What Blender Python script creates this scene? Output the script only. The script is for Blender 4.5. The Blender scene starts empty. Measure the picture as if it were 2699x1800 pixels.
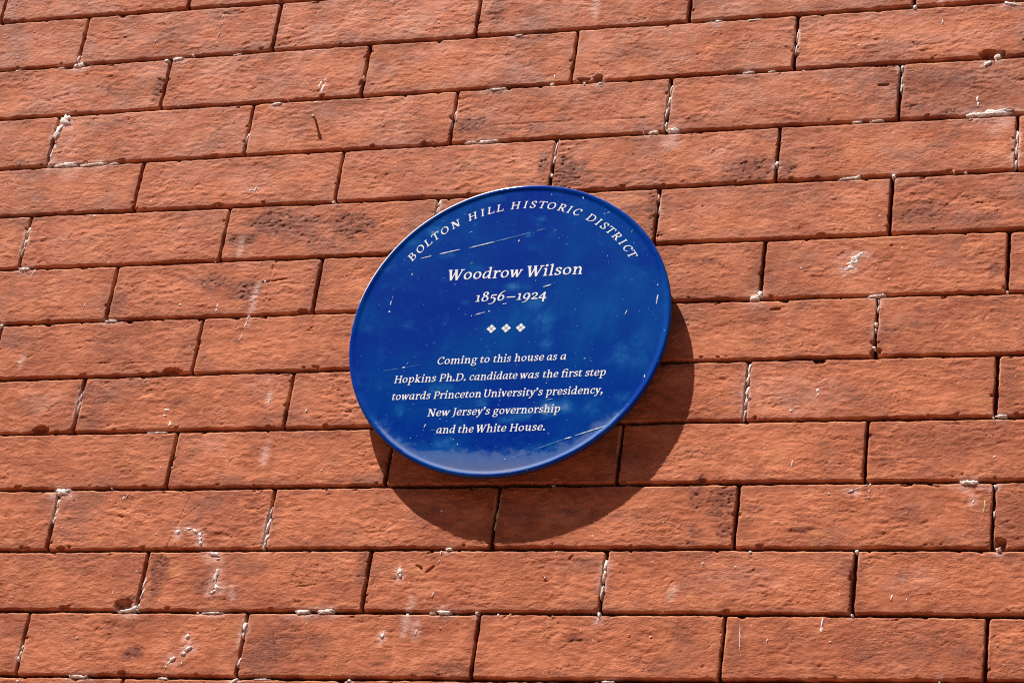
import bpy, math, random
import numpy as np

# ------------------------------------------------------------------ camera, sky, sun, exposure
scene = bpy.context.scene
COL = scene.collection
D = {
    'plaque': [0.00119, -0.43905, 0.1657],
    'sun': [-0.3572, 0.8736, 0.3304],
    'cam_rot': [[0.950526, 0.027288, 0.309443], [0.282458, -0.490525, -0.82438], [0.129294, 0.871, -0.473965]],
    'cam_loc': [0.78387, -2.08879, 1.6],
    'lens': 89.821,
    'GZ': 3.24392,
    'J': [[-0.00011, 0.0011], [-0.00567, 0.00075, -0.06442], [-0.00246, 0.00126, -0.13362], [-0.00308, -4e-05, -0.20244], [0.00344, -0.00164, -0.26876], [0.00043, -0.00128, -0.33575], [-0.0065, -0.00163, -0.40303], [-0.00564, -0.00067, -0.47029], [-0.00276, -0.00111, -0.53646], [-0.00104, -0.00122, -0.60178], [-0.0061, -0.00075, -0.66895], [-0.00273, 0.00064, -0.7347], [0.00505, 0.00727, -0.8018]],
    'V': [[-0.6835, -0.4457], [-0.5685, -0.3304, -0.0937, 0.1421], [-0.4511, -0.2134, 0.0225, 0.2585], [-0.5741, -0.3375, -0.1023, 0.1314, 0.3696], [-0.4547, -0.2204, 0.016, 0.2513, 0.4875], [-0.5767, -0.3398, -0.1038, 0.1332, 0.3685], [-0.4568, -0.2214, 0.0125, 0.2475, 0.4838], [-0.578, -0.3432, -0.108, 0.127, 0.3626], [-0.464, -0.2289, 0.008, 0.2431, 0.4782], [-0.345, -0.1095, 0.1249, 0.3615], [-0.4623, -0.2252, 0.0092, 0.2446, 0.4806], [-0.3482, -0.1115, 0.124, 0.3589], [-0.4639, -0.2287, 0.0081, 0.2436, 0.4792], [-0.3468, -0.111, 0.125, 0.361]],
    'lines': [['name_lettering', 0.0129, 56.75, [['Woodrow', -71.19, 7.7], ['Wilson', 11.98, 69.57]]], ['date_lettering', 0.0147, 30.37, [['1856', -37.9, -7.54], ['–', -5.37, 3.5], ['1924', 5.26, 36.15]]], ['text_line', 0.0125, -39.68, [['Coming', -67.3, -25.93], ['to', -22.85, -13.39], ['this', -9.29, 8.59], ['house', 12.33, 42.44], ['as', 45.55, 55.57], ['a', 59.34, 65.05]]], ['text_line', 0.0134, -58.94, [['Hopkins', -109.61, -66.16], ['Ph.D.', -62.45, -35.05], ['candidate', -31.1, 17.88], ['was', 20.58, 39.77], ['the', 43.88, 59.31], ['first', 62.64, 83.35], ['step', 86.57, 107.07]]], ['text_line', 0.0118, -78.18, [['towards', -108.87, -68.99], ['Princeton', -65.5, -16.61], ['University’s', -13.55, 46.07], ['presidency,', 49.31, 106.34]]], ['text_line', 0.0143, -97.35, [['New', -68.96, -45.63], ['Jersey’s', -43.34, -4.96], ['governorship', -1.8, 65.98]]], ['text_line', 0.0135, -116.53, [['and', -56.83, -37.77], ['the', -34.45, -18.85], ['White', -16.14, 14.37], ['House.', 17.89, 53.52]]]],
    'arc': [['B', 142.89], ['O', 138.27], ['L', 133.93], ['T', 130.14], ['O', 125.66], ['N', 120.56], ['H', 112.8], ['I', 108.43], ['L', 104.72], ['L', 100.75], ['H', 94.23], ['I', 89.97], ['S', 86.67], ['T', 82.73], ['O', 78.63], ['R', 73.7], ['I', 70.42999999999999], ['C', 66.76], ['D', 59.629999999999995], ['I', 55.82], ['S', 52.57], ['T', 48.95], ['R', 44.61], ['I', 40.9], ['C', 37.06], ['T', 33.4]],
    'arc_r': 142.05,
    'orn': [[-16.43, -1.74], [-1.11, -1.51], [13.9, -1.36]],
    'scr': [[-103.9, 83.0, -92.5, 85.5, 2.6], [-84.0, 87.5, -63.1, 91.9, 3.2], [-53.1, 93.4, -27.5, 99.3, 3], [-27.5, 99.3, 10.1, 108.8, 1.5], [15.9, 110.3, 24.8, 112.6, 1], [84.3, 126.7, 85.4, 127.0, 2.2], [87.3, 127.6, 89.8, 128.7, 2.2], [31.1, 44.3, 39.1, 46.9, 3.2], [-8.5, 26.1, -4.5, 26.9, 2.8], [-34.6, 15.2, -26.2, 17.5, 2.8], [-36.9, 14.6, -34.6, 15.2, 1.2], [-40.0, 13.7, -38.9, 14.1, 3.2], [-22.4, 18.5, -20.9, 18.7, 3.2], [-49.1, 75.1, -47.7, 75.7, 2.6], [84.5, -121.9, 116.7, -111.0, 2.6], [74.3, -125.3, 81.3, -123.4, 3.4], [45.7, -136.2, 73.4, -125.8, 1.2], [24.6, -144.9, 38.4, -139.2, 0.8], [-103.7, -43.2, -100.6, -42.6, 3.4], [-99.6, -39.9, -98.2, -37.1, 2], [-123.4, -46.2, -107.9, -44.1, 0.8], [-99.9, -42.6, -85.1, -40.1, 0.6], [51.0, -82.8, 57.6, -81.6, 1.8], [-70.4, -110.3, -69.1, -106.6, 2.6], [-63.6, -113.2, -57.2, -113.2, 1], [149.3, 20.4, 149.9, 31.3, 3.2], [148.4, 41.2, 148.6, 43.3, 3], [118.9, 9.8, 120.6, 14.7, 2.2], [156.9, -32.6, 156.5, -36.3, 3], [146.1, -57.3, 146.0, -60.6, 3], [-128.1, 20.8, -127.4, 22.5, 6], [-128.0, 29.3, -127.6, 34.3, 3], [-127.1, 36.0, -126.8, 40.2, 1.6], [-110.2, 63.4, -110.2, 66.0, 3.2], [-127.9, 47.5, -127.6, 47.5, 2.4], [-1.9, 98.1, -0.8, 100.7, 3.4], [-55.6, 111.0, -54.1, 112.6, 2], [-54.1, 112.6, -52.4, 111.5, 2], [34.9, 109.8, 35.6, 109.7, 3.4], [49.2, 92.9, 49.8, 92.8, 2.6], [58.9, 149.1, 60.9, 145.9, 4], [25.9, 154.0, 26.8, 151.5, 1.6], [114.9, 103.2, 116.0, 106.9, 1.8], [93.3, 78.3, 94.1, 76.4, 1.8], [-48.9, 74.9, -47.5, 75.7, 3], [83.0, -38.4, 84.7, -37.8, 2.6], [-38.6, -124.1, -37.7, -124.0, 3], [-33.4, -129.4, -32.5, -129.2, 4], [-83.1, -121.8, -82.2, -121.6, 2.4], [-76.7, -119.7, -75.8, -119.5, 2], [-77.4, -134.2, -76.5, -134.0, 1.6], [-9.2, -150.9, -8.3, -150.7, 2], [16.9, -146.2, 17.8, -146.0, 2.6], [-60.3, -128.9, -59.4, -128.8, 1.6], [6.3, -132.8, 7.1, -132.6, 2], [-76.5, -128.2, -75.6, -128.1, 1.6], [-68.6, -142.4, -67.8, -142.3, 1.6], [-117.0, -113.2, -116.1, -113.0, 2.4], [-111.9, -112.1, -111.0, -111.9, 1.4]],
    'haze': [[-94.3, 116.1, 18, 12, 0.8], [-76.1, 85.3, 16, 7, 0.5], [19.3, 124.4, 10, 6, 0.7], [7.3, 106.6, 8, 6, 0.6], [2.3, 45.9, 24, 12, 0.65], [24.9, 27.2, 22, 16, 0.5], [35.8, 4.8, 20, 26, 0.5], [42.9, -19.4, 14, 20, 0.5], [120.9, -32.5, 18, 26, 0.5], [56.9, 140.8, 20, 10, 0.3], [-34.9, 152.6, 22, 10, 0.4], [52.3, -92.3, 22, 18, 0.95], [27.6, -98.1, 30, 14, 0.6], [71.5, -90.7, 16, 14, 0.7], [-13.7, -84.5, 12, 10, 0.6], [-64.1, -68.3, 16, 14, 0.5], [-50.3, -66.5, 22, 10, 0.5], [-98.9, -91.2, 10, 14, 0.5], [-149.3, 3.3, 10, 8, 0.3], [14.4, -102.1, 26, 10, 0.5], [126.4, -81.4, 16, 14, 0.4], [98.7, -91.3, 20, 20, 0.35], [-106.1, 5.2, 14, 10, 0.2], [-40.4, -51.7, 10, 8, 0.2], [-115.3, 103.2, 14, 10, 0.4], [-135.5, 71.8, 16, 12, 0.3], [120.9, 54.4, 40, 60, 0.2], [140.2, -33.1, 26, 60, 0.25], [-41.5, 67.9, 16, 10, 0.3], [96.3, 11.4, 40, 30, 0.12], [-48.7, -130.4, 40, 16, 0.5], [56.0, -136.3, 40, 14, 0.4], [-138.5, 51.4, 8, 10, 0.15], [-48.3, 29.9, 8, 6, 0.35]],
    'dab': [[-0.5656, -0.1424, 0.0158, 0.0114, 60.0, 1], [-0.5713, -0.1583, 0.007, 0.022, 12.0, 1], [-0.5715, -0.181, 0.0044, 0.0264, 12.0, 1], [-0.572, -0.1986, 0.0044, 0.0097, 12.0, 1], [-0.5501, -0.2019, 0.0308, 0.0053, -3.0, 1], [-0.5149, -0.2034, 0.0352, 0.0035, -3.0, 1], [-0.4916, -0.2043, 0.0132, 0.0022, -3.0, 0], [-0.443, -0.0683, 0.0158, 0.0044, -6.0, 1], [-0.4573, -0.0688, 0.0053, 0.0035, 0.0, 0], [-0.5657, -0.067, 0.0141, 0.0062, -8.0, 1], [-0.5688, -0.0578, 0.0026, 0.0088, 12.0, 0], [-0.3717, -0.0675, 0.0097, 0.0018, -5.0, 0], [-0.5885, -0.07, 0.0088, 0.0018, -4.0, 0], [-0.6417, -0.0692, 0.0097, 0.0018, -4.0, 0], [-0.3103, -0.1371, 0.0097, 0.004, -5.0, 1], [-0.2656, -0.1387, 0.0097, 0.0022, -4.0, 0], [-0.3377, -0.179, 0.0026, 0.0132, 12.0, 1], [-0.2638, -0.1164, 0.0026, 0.015, 12.0, 0], [-0.2592, -0.1197, 0.0031, 0.015, 14.0, 0], [-0.2585, -0.1088, 0.0035, 0.0062, 20.0, 0], [-0.399, -0.0135, 0.0013, 0.0079, 12.0, 0], [-0.3995, -0.0244, 0.0013, 0.0106, 12.0, 0], [-0.3991, -0.038, 0.0013, 0.0079, 12.0, 0], [-0.3994, -0.0504, 0.0013, 0.0062, 12.0, 0], [-0.6482, -0.0508, 0.0031, 0.0026, 0.0, 0], [-0.6351, -0.0151, 0.0026, 0.0018, 0.0, 0], [-0.4764, -0.0408, 0.0018, 0.0044, 0.0, 0], [-0.3194, -0.2481, 0.0097, 0.0022, -10.0, 0], [-0.3147, -0.2474, 0.0022, 0.0088, 10.0, 0], [-0.3286, -0.2505, 0.0062, 0.0018, 0.0, 0], [-0.2209, -0.2681, 0.0044, 0.0026, 0.0, 1], [-0.4992, -0.2715, 0.0044, 0.0026, 0.0, 0], [-0.425, -0.0635, 0.0035, 0.0022, 0.0, 0], [0.0375, -0.0319, 0.004, 0.0106, 8.0, 1], [0.0396, -0.0431, 0.0026, 0.0106, 8.0, 1], [-0.0439, -0.0671, 0.0106, 0.0018, -4.0, 1], [-0.0586, -0.1358, 0.0194, 0.0026, -4.0, 1], [0.056, -0.1362, 0.007, 0.0026, -4.0, 1], [0.0019, -0.1338, 0.0044, 0.0035, 0.0, 0], [0.0374, -0.1353, 0.0022, 0.0044, 0.0, 0], [-0.0591, -0.2016, 0.0229, 0.0031, -4.0, 1], [-0.0788, -0.2013, 0.0132, 0.0018, -4.0, 0], [0.1392, -0.1999, 0.015, 0.0057, -4.0, 1], [0.1197, -0.2015, 0.0114, 0.0031, -4.0, 1], [0.1319, -0.1487, 0.0026, 0.0132, 10.0, 1], [0.1317, -0.1629, 0.0031, 0.0132, 10.0, 1], [0.1308, -0.1769, 0.0022, 0.0123, 10.0, 0], [0.1309, -0.1933, 0.0026, 0.0097, 10.0, 1], [0.0171, -0.2143, 0.0018, 0.0176, 8.0, 0], [0.0168, -0.2283, 0.0022, 0.0106, 8.0, 0], [0.0165, -0.2483, 0.0035, 0.0053, 0.0, 0], [0.1351, -0.2943, 0.0026, 0.0132, 6.0, 1], [0.1329, -0.2807, 0.0018, 0.007, 6.0, 0], [-0.1021, -0.2752, 0.0035, 0.0088, 10.0, 1], [-0.1032, -0.2844, 0.0035, 0.0088, 10.0, 1], [-0.1014, -0.1649, 0.0022, 0.0114, 10.0, 1], [-0.2143, -0.1095, 0.0018, 0.0053, 8.0, 0], [0.0036, -0.1242, 0.0018, 0.0053, 0.0, 0], [-0.1383, -0.0425, 0.0031, 0.0026, 0.0, 0], [-0.181, -0.1732, 0.0035, 0.0018, 0.0, 0], [0.1743, -0.0664, 0.0088, 0.0026, -4.0, 1], [0.1651, -0.0676, 0.007, 0.0018, -4.0, 0], [0.2135, -0.0677, 0.0176, 0.0022, -4.0, 0], [0.3793, -0.0655, 0.0035, 0.0053, 0.0, 1], [0.477, -0.0695, 0.015, 0.0044, 12.0, 1], [0.4651, -0.1332, 0.0079, 0.0044, 0.0, 1], [0.4553, -0.1408, 0.0097, 0.0053, -20.0, 1], [0.4611, -0.2011, 0.044, 0.0057, -4.0, 1], [0.4677, -0.1998, 0.0264, 0.007, -4.0, 1], [0.4449, -0.2014, 0.0132, 0.0044, -4.0, 1], [0.4875, -0.2296, 0.0035, 0.015, 4.0, 1], [0.4873, -0.245, 0.0035, 0.0176, 4.0, 1], [0.4871, -0.2604, 0.0031, 0.0106, 4.0, 1], [0.3704, -0.14, 0.0035, 0.0062, 4.0, 1], [0.371, -0.1516, 0.0022, 0.0176, 4.0, 1], [0.371, -0.1641, 0.0018, 0.0106, 4.0, 0], [0.2514, -0.248, 0.0035, 0.0062, 10.0, 1], [0.26, -0.0916, 0.0022, 0.0176, 4.0, 1], [0.2601, -0.1083, 0.0018, 0.0132, 6.0, 0], [0.3386, -0.0964, 0.0031, 0.0031, 0.0, 0], [0.3539, -0.1065, 0.0026, 0.0026, 0.0, 0], [0.408, -0.0868, 0.0018, 0.0079, 0.0, 0], [0.4067, -0.0607, 0.0022, 0.0053, 0.0, 1], [0.3257, -0.2688, 0.0229, 0.0022, -4.0, 0], [0.3343, -0.2679, 0.0062, 0.0031, -20.0, 1], [0.3695, -0.269, 0.004, 0.0053, 4.0, 1], [0.3285, -0.2024, 0.0097, 0.0018, -4.0, 0], [0.3482, -0.2023, 0.0132, 0.0018, -4.0, 0], [0.447, -0.1831, 0.0022, 0.0088, 0.0, 0], [0.4481, -0.1895, 0.0022, 0.0062, 0.0, 0], [0.2132, -0.1341, 0.0132, 0.0022, -4.0, 1], [0.237, -0.1345, 0.007, 0.0018, -4.0, 0], [0.2697, -0.1364, 0.0035, 0.0018, 0.0, 0], [0.3379, -0.1404, 0.0018, 0.0018, 0.0, 0], [0.4283, -0.2666, 0.0018, 0.0035, 0.0, 2], [0.4394, -0.2686, 0.0035, 0.0013, 0.0, 0], [-0.5772, -0.2881, 0.0035, 0.0123, 14.0, 1], [-0.5769, -0.3008, 0.0031, 0.0114, 14.0, 1], [-0.5768, -0.3124, 0.0013, 0.0114, 14.0, 0], [-0.5698, -0.3352, 0.0132, 0.0044, -3.0, 1], [-0.5576, -0.342, 0.0018, 0.0114, 20.0, 0], [-0.318, -0.3113, 0.0026, 0.0097, 8.0, 1], [-0.3175, -0.3207, 0.0026, 0.007, 12.0, 1], [-0.2892, -0.3687, 0.0031, 0.0088, 12.0, 1], [-0.2901, -0.3819, 0.0022, 0.0132, 12.0, 1], [-0.2904, -0.3956, 0.0022, 0.0141, 12.0, 1], [-0.2923, -0.4059, 0.0018, 0.007, 12.0, 0], [-0.2939, -0.4149, 0.0018, 0.0132, 13.0, 0], [-0.2963, -0.4292, 0.0013, 0.0132, 13.0, 0], [-0.2813, -0.3626, 0.0026, 0.0031, 0.0, 0], [-0.3302, -0.39, 0.0026, 0.0053, 14.0, 0], [-0.3304, -0.3955, 0.0026, 0.0044, 14.0, 0], [-0.3734, -0.3871, 0.0031, 0.0031, 0.0, 0], [-0.4497, -0.4041, 0.0141, 0.0026, -2.0, 1], [-0.5445, -0.4471, 0.0026, 0.007, 12.0, 1], [-0.546, -0.4517, 0.0035, 0.0035, 40.0, 0], [-0.4653, -0.4954, 0.0026, 0.0158, 12.0, 1], [-0.465, -0.5061, 0.0022, 0.0132, 12.0, 1], [-0.2515, -0.4955, 0.0018, 0.0114, 0.0, 1], [-0.2496, -0.5034, 0.0013, 0.0044, -10.0, 0], [-0.3621, -0.5119, 0.0062, 0.0031, 0.0, 0], [-0.3629, -0.5184, 0.0044, 0.0022, 0.0, 0], [-0.3552, -0.5282, 0.0035, 0.0062, 10.0, 0], [-0.2434, -0.5599, 0.004, 0.0132, 10.0, 1], [-0.4858, -0.3848, 0.0018, 0.0088, 10.0, 0], [-0.3681, -0.538, 0.0202, 0.0022, -1.0, 0], [-0.5794, -0.4053, 0.0044, 0.0026, 0.0, 1], [-0.2898, -0.3387, 0.0044, 0.0018, 0.0, 0], [-0.2075, -0.516, 0.0022, 0.0044, 10.0, 0], [-0.4797, -0.3565, 0.0018, 0.0018, 0.0, 0], [0.3378, -0.361, 0.0132, 0.0062, -35.0, 3], [0.3344, -0.366, 0.015, 0.007, -30.0, 3], [0.3322, -0.3719, 0.0114, 0.0053, -20.0, 3], [0.3416, -0.3578, 0.0114, 0.004, -35.0, 3], [0.2857, -0.3704, 0.0035, 0.0026, 0.0, 0], [0.3717, -0.3863, 0.0035, 0.0026, 0.0, 0], [0.2422, -0.4016, 0.0106, 0.007, 0.0, 1], [0.2472, -0.3984, 0.0044, 0.007, 0.0, 1], [0.3615, -0.4044, 0.0158, 0.0026, -2.0, 1], [0.3633, -0.4095, 0.0026, 0.0053, 6.0, 1], [0.3635, -0.4191, 0.0018, 0.0088, 6.0, 0], [0.3627, -0.4358, 0.0031, 0.0053, 4.0, 1], [0.3623, -0.4411, 0.0026, 0.0062, 4.0, 1], [0.3625, -0.4609, 0.0035, 0.0026, 0.0, 0], [0.2433, -0.4798, 0.0026, 0.0132, 8.0, 1], [0.2431, -0.4901, 0.004, 0.0132, 8.0, 1], [0.2433, -0.5045, 0.004, 0.0132, 8.0, 1], [0.2429, -0.5167, 0.0031, 0.0132, 8.0, 1], [0.2429, -0.5289, 0.0022, 0.0114, 8.0, 1], [0.3113, -0.5053, 0.0031, 0.0053, 8.0, 0], [0.3117, -0.511, 0.0018, 0.0062, 8.0, 0], [0.2872, -0.5266, 0.0044, 0.0035, 30.0, 0], [0.4846, -0.5364, 0.0106, 0.0026, 0.0, 1], [0.213, -0.3416, 0.0062, 0.0018, -30.0, 0], [0.2756, -0.5134, 0.0013, 0.0013, 0.0, 0], [0.3872, -0.4971, 0.0018, 0.0018, 0.0, 0], [0.4845, -0.4045, 0.0026, 0.0018, 0.0, 0], [0.2768, -0.4375, 0.0062, 0.0013, 0.0, 0], [-0.4602, -0.6041, 0.015, 0.0079, 0.0, 1], [-0.4638, -0.6032, 0.0088, 0.0053, 0.0, 1], [-0.462, -0.6165, 0.0031, 0.0132, 10.0, 1], [-0.4614, -0.6281, 0.0026, 0.0114, 10.0, 1], [-0.4612, -0.6357, 0.0022, 0.0079, 10.0, 0], [-0.3204, -0.6495, 0.0053, 0.0044, -30.0, 1], [-0.3132, -0.6483, 0.0035, 0.0022, 0.0, 0], [-0.3087, -0.6462, 0.0062, 0.0026, 0.0, 1], [-0.302, -0.6488, 0.007, 0.0035, 25.0, 1], [-0.2965, -0.6533, 0.0035, 0.0062, -20.0, 0], [-0.2949, -0.6575, 0.0035, 0.0053, 0.0, 1], [-0.2936, -0.6616, 0.004, 0.0044, 0.0, 1], [-0.344, -0.6519, 0.0035, 0.0013, 0.0, 0], [-0.2254, -0.6289, 0.0022, 0.0132, 12.0, 1], [-0.2255, -0.6434, 0.0031, 0.0176, 12.0, 1], [-0.2252, -0.6577, 0.0026, 0.0158, 12.0, 1], [-0.2253, -0.6659, 0.0018, 0.007, 10.0, 0], [-0.276, -0.6736, 0.0114, 0.0048, 10.0, 1], [-0.2713, -0.6789, 0.0053, 0.0026, 0.0, 1], [-0.2702, -0.6883, 0.0035, 0.0079, 8.0, 1], [-0.2698, -0.6964, 0.0048, 0.015, 8.0, 1], [-0.2694, -0.7045, 0.0018, 0.007, 4.0, 0], [-0.2667, -0.7097, 0.007, 0.0053, 30.0, 1], [-0.2702, -0.7146, 0.0079, 0.0031, -35.0, 1], [-0.2489, -0.7121, 0.0026, 0.0062, 8.0, 1], [-0.3776, -0.7162, 0.0018, 0.0079, 0.0, 2], [-0.357, -0.7343, 0.0202, 0.004, -10.0, 1], [-0.3513, -0.7323, 0.0114, 0.0035, -30.0, 1], [-0.347, -0.7294, 0.0026, 0.0088, 20.0, 1], [-0.3452, -0.7169, 0.0022, 0.0132, 14.0, 0], [-0.345, -0.7046, 0.0022, 0.0132, 14.0, 0], [-0.1722, -0.7349, 0.0167, 0.0044, -6.0, 1], [-0.148, -0.7343, 0.0176, 0.004, -8.0, 1], [-0.2286, -0.7503, 0.0044, 0.0088, 10.0, 1], [-0.2292, -0.7574, 0.004, 0.0106, 10.0, 1], [-0.2873, -0.761, 0.004, 0.0048, 20.0, 1], [-0.2839, -0.7737, 0.0088, 0.004, -40.0, 1], [-0.2876, -0.7788, 0.0062, 0.0035, -40.0, 1], [-0.2984, -0.7849, 0.007, 0.004, -45.0, 1], [-0.3012, -0.7888, 0.0044, 0.0022, -60.0, 0], [-0.3039, -0.7932, 0.0035, 0.0018, -60.0, 0], [-0.2878, -0.7894, 0.0018, 0.0026, 0.0, 0], [-0.3953, -0.8043, 0.0185, 0.0026, 3.0, 1], [-0.4057, -0.7637, 0.0026, 0.0026, 0.0, 0], [-0.2288, -0.8062, 0.0079, 0.0031, -30.0, 1], [-0.2277, -0.7875, 0.0022, 0.0088, 10.0, 0], [-0.4636, -0.7744, 0.0022, 0.007, 12.0, 1], [-0.4644, -0.7812, 0.0026, 0.0062, 12.0, 1], [-0.4648, -0.7865, 0.0022, 0.0044, 12.0, 1], [-0.3892, -0.6121, 0.0018, 0.0062, 20.0, 0], [-0.3853, -0.6087, 0.0013, 0.0062, 20.0, 0], [-0.2657, -0.7366, 0.0264, 0.0018, 0.0, 1], [-0.3038, -0.8049, 0.0132, 0.0022, 0.0, 0], [-0.2008, -0.8046, 0.0176, 0.0018, 0.0, 0], [-0.4598, -0.81, 0.0035, 0.0026, 0.0, 0], [-0.4504, -0.6598, 0.0018, 0.0018, 0.0, 0], [-0.3421, -0.5781, 0.0022, 0.0018, 0.0, 0], [-0.3548, -0.5779, 0.0026, 0.0018, 0.0, 0], [-0.3567, -0.6924, 0.0026, 0.0018, 0.0, 0], [-0.0328, -0.6692, 0.007, 0.0026, 0.0, 1], [-0.0463, -0.6282, 0.0026, 0.0035, -20.0, 0], [0.0121, -0.6194, 0.0022, 0.0132, 8.0, 4], [0.011, -0.6307, 0.0026, 0.015, 8.0, 4], [0.0104, -0.6427, 0.0022, 0.0132, 8.0, 4], [0.0128, -0.6129, 0.0022, 0.0022, 0.0, 2], [-0.0793, -0.6926, 0.004, 0.007, 0.0, 1], [-0.0779, -0.6966, 0.0031, 0.0044, -20.0, 1], [-0.0628, -0.7209, 0.0026, 0.0079, 2.0, 1], [-0.0636, -0.7303, 0.0026, 0.007, 6.0, 1], [-0.0647, -0.7381, 0.0031, 0.0097, 8.0, 1], [-0.0646, -0.7459, 0.0026, 0.0088, 14.0, 1], [-0.0536, -0.7481, 0.0026, 0.0114, 0.0, 1], [-0.0529, -0.7551, 0.0013, 0.007, 0.0, 0], [-0.0862, -0.7588, 0.004, 0.0057, 30.0, 1], [-0.028, -0.7344, 0.0141, 0.0035, 0.0, 1], [-0.0392, -0.7352, 0.007, 0.0018, 0.0, 0], [0.1242, -0.6863, 0.004, 0.0132, 8.0, 1], [0.1238, -0.696, 0.004, 0.0132, 8.0, 1], [0.124, -0.7133, 0.0018, 0.015, 6.0, 0], [0.1911, -0.713, 0.0026, 0.0066, 0.0, 1], [0.1242, -0.7362, 0.0035, 0.007, 0.0, 1], [0.124, -0.7411, 0.0018, 0.0044, 0.0, 0], [0.0669, -0.6987, 0.0022, 0.0031, 10.0, 0], [0.1757, -0.7576, 0.0031, 0.0022, -20.0, 0], [-0.0403, -0.6732, 0.0013, 0.0062, 0.0, 0], [-0.0405, -0.6815, 0.0013, 0.0026, 0.0, 0], [-0.042, -0.7169, 0.0018, 0.0062, 10.0, 0], [0.0748, -0.673, 0.0026, 0.0035, 0.0, 2], [0.0378, -0.7371, 0.0022, 0.0044, 0.0, 2], [0.0049, -0.735, 0.0035, 0.0026, 0.0, 1], [0.0262, -0.7368, 0.0026, 0.0026, 0.0, 0], [0.0794, -0.738, 0.0022, 0.0022, 0.0, 2], [-0.0293, -0.7506, 0.0018, 0.0018, 0.0, 0], [-0.0363, -0.6121, 0.0013, 0.0013, 0.0, 0], [-0.066, -0.6163, 0.0013, 0.0013, 0.0, 0], [-0.0178, -0.6037, 0.0018, 0.0013, 0.0, 4], [0.0624, -0.6021, 0.0044, 0.0018, 0.0, 4], [-0.1115, -0.8044, 0.0035, 0.0026, 0.0, 1], [0.1395, -0.8022, 0.0132, 0.0026, 0.0, 1], [0.4578, -0.6038, 0.0167, 0.0048, 0.0, 1], [0.4544, -0.6042, 0.0088, 0.0035, 0.0, 1], [0.3501, -0.6115, 0.007, 0.0013, -25.0, 1], [0.3566, -0.6089, 0.007, 0.0013, -20.0, 0], [0.3635, -0.6059, 0.0053, 0.0013, -15.0, 0], [0.367, -0.6117, 0.0022, 0.0022, 0.0, 0], [0.367, -0.6179, 0.0022, 0.0022, 0.0, 0], [0.3673, -0.6051, 0.0018, 0.0026, 0.0, 0], [0.3295, -0.614, 0.0026, 0.0018, 0.0, 0], [0.4725, -0.6284, 0.0018, 0.015, 2.0, 2], [0.4615, -0.618, 0.0026, 0.007, 2.0, 1], [0.4621, -0.6233, 0.0022, 0.0035, 0.0, 0], [0.2609, -0.673, 0.0026, 0.0026, 0.0, 0], [0.2173, -0.684, 0.0022, 0.0026, 0.0, 0], [0.2483, -0.6878, 0.0022, 0.0022, 0.0, 0], [0.3328, -0.7422, 0.0018, 0.0106, 4.0, 0], [0.3327, -0.7496, 0.0026, 0.0062, 4.0, 0], [0.2589, -0.7583, 0.0013, 0.0264, -4.0, 0], [0.44, -0.797, 0.0022, 0.0062, 0.0, 1], [0.3594, -0.6724, 0.0035, 0.004, 0.0, 1], [0.4815, -0.6083, 0.0035, 0.0044, 0.0, 1], [0.4816, -0.636, 0.0022, 0.0062, 0.0, 0], [0.3938, -0.7179, 0.0018, 0.0062, 10.0, 0], [0.4075, -0.7197, 0.0013, 0.0035, 0.0, 0], [0.293, -0.5819, 0.0013, 0.0088, 0.0, 0], [0.4796, -0.578, 0.0026, 0.0026, 0.0, 0], [0.2841, -0.7599, 0.0018, 0.0035, 0.0, 0], [0.3414, -0.7608, 0.0018, 0.0018, 0.0, 0], [0.3594, -0.735, 0.0026, 0.0022, 0.0, 1], [0.4866, -0.6704, 0.0053, 0.0031, -20.0, 1]],
    'bloom': [[-0.5429, -0.2127, 0.0176, 0.0114, 0.6], [-0.5519, -0.1646, 0.0176, 0.0308, 0.35], [0.1361, -0.2164, 0.0198, 0.0114, 0.6], [-0.0218, -0.172, 0.0088, 0.0044, 0.3], [0.4667, -0.2114, 0.0264, 0.0198, 0.6], [0.3344, -0.366, 0.0264, 0.0198, 0.4], [-0.2776, -0.0466, 0.0396, 0.0176, 0.35], [-0.3428, -0.1777, 0.044, 0.0264, 0.25], [-0.172, -0.0398, 0.0484, 0.0308, 0.4], [-0.2321, -0.0246, 0.0264, 0.0264, 0.3], [-0.534, -0.2989, 0.0176, 0.0088, 0.3], [0.1923, -0.2295, 0.0396, 0.022, 0.3], [0.0089, -0.0395, 0.044, 0.0264, 0.2], [-0.4434, -0.1513, 0.0616, 0.0176, 0.25], [-0.2579, -0.4836, 0.0352, 0.022, 0.2], [-0.1309, -0.504, 0.044, 0.0264, 0.2], [0.2778, -0.0763, 0.0528, 0.0264, 0.2], [-0.3031, -0.5521, 0.0264, 0.0132, 0.25], [0.2844, -0.5095, 0.0704, 0.0308, 0.25], [0.2535, -0.6977, 0.0528, 0.0264, 0.2], [0.4099, -0.7012, 0.0352, 0.0176, 0.2], [-0.0289, -0.2303, 0.0528, 0.022, 0.2], [-0.3223, -0.2374, 0.0352, 0.0264, 0.3], [-0.5039, -0.4999, 0.0352, 0.0176, 0.25]],
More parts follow.
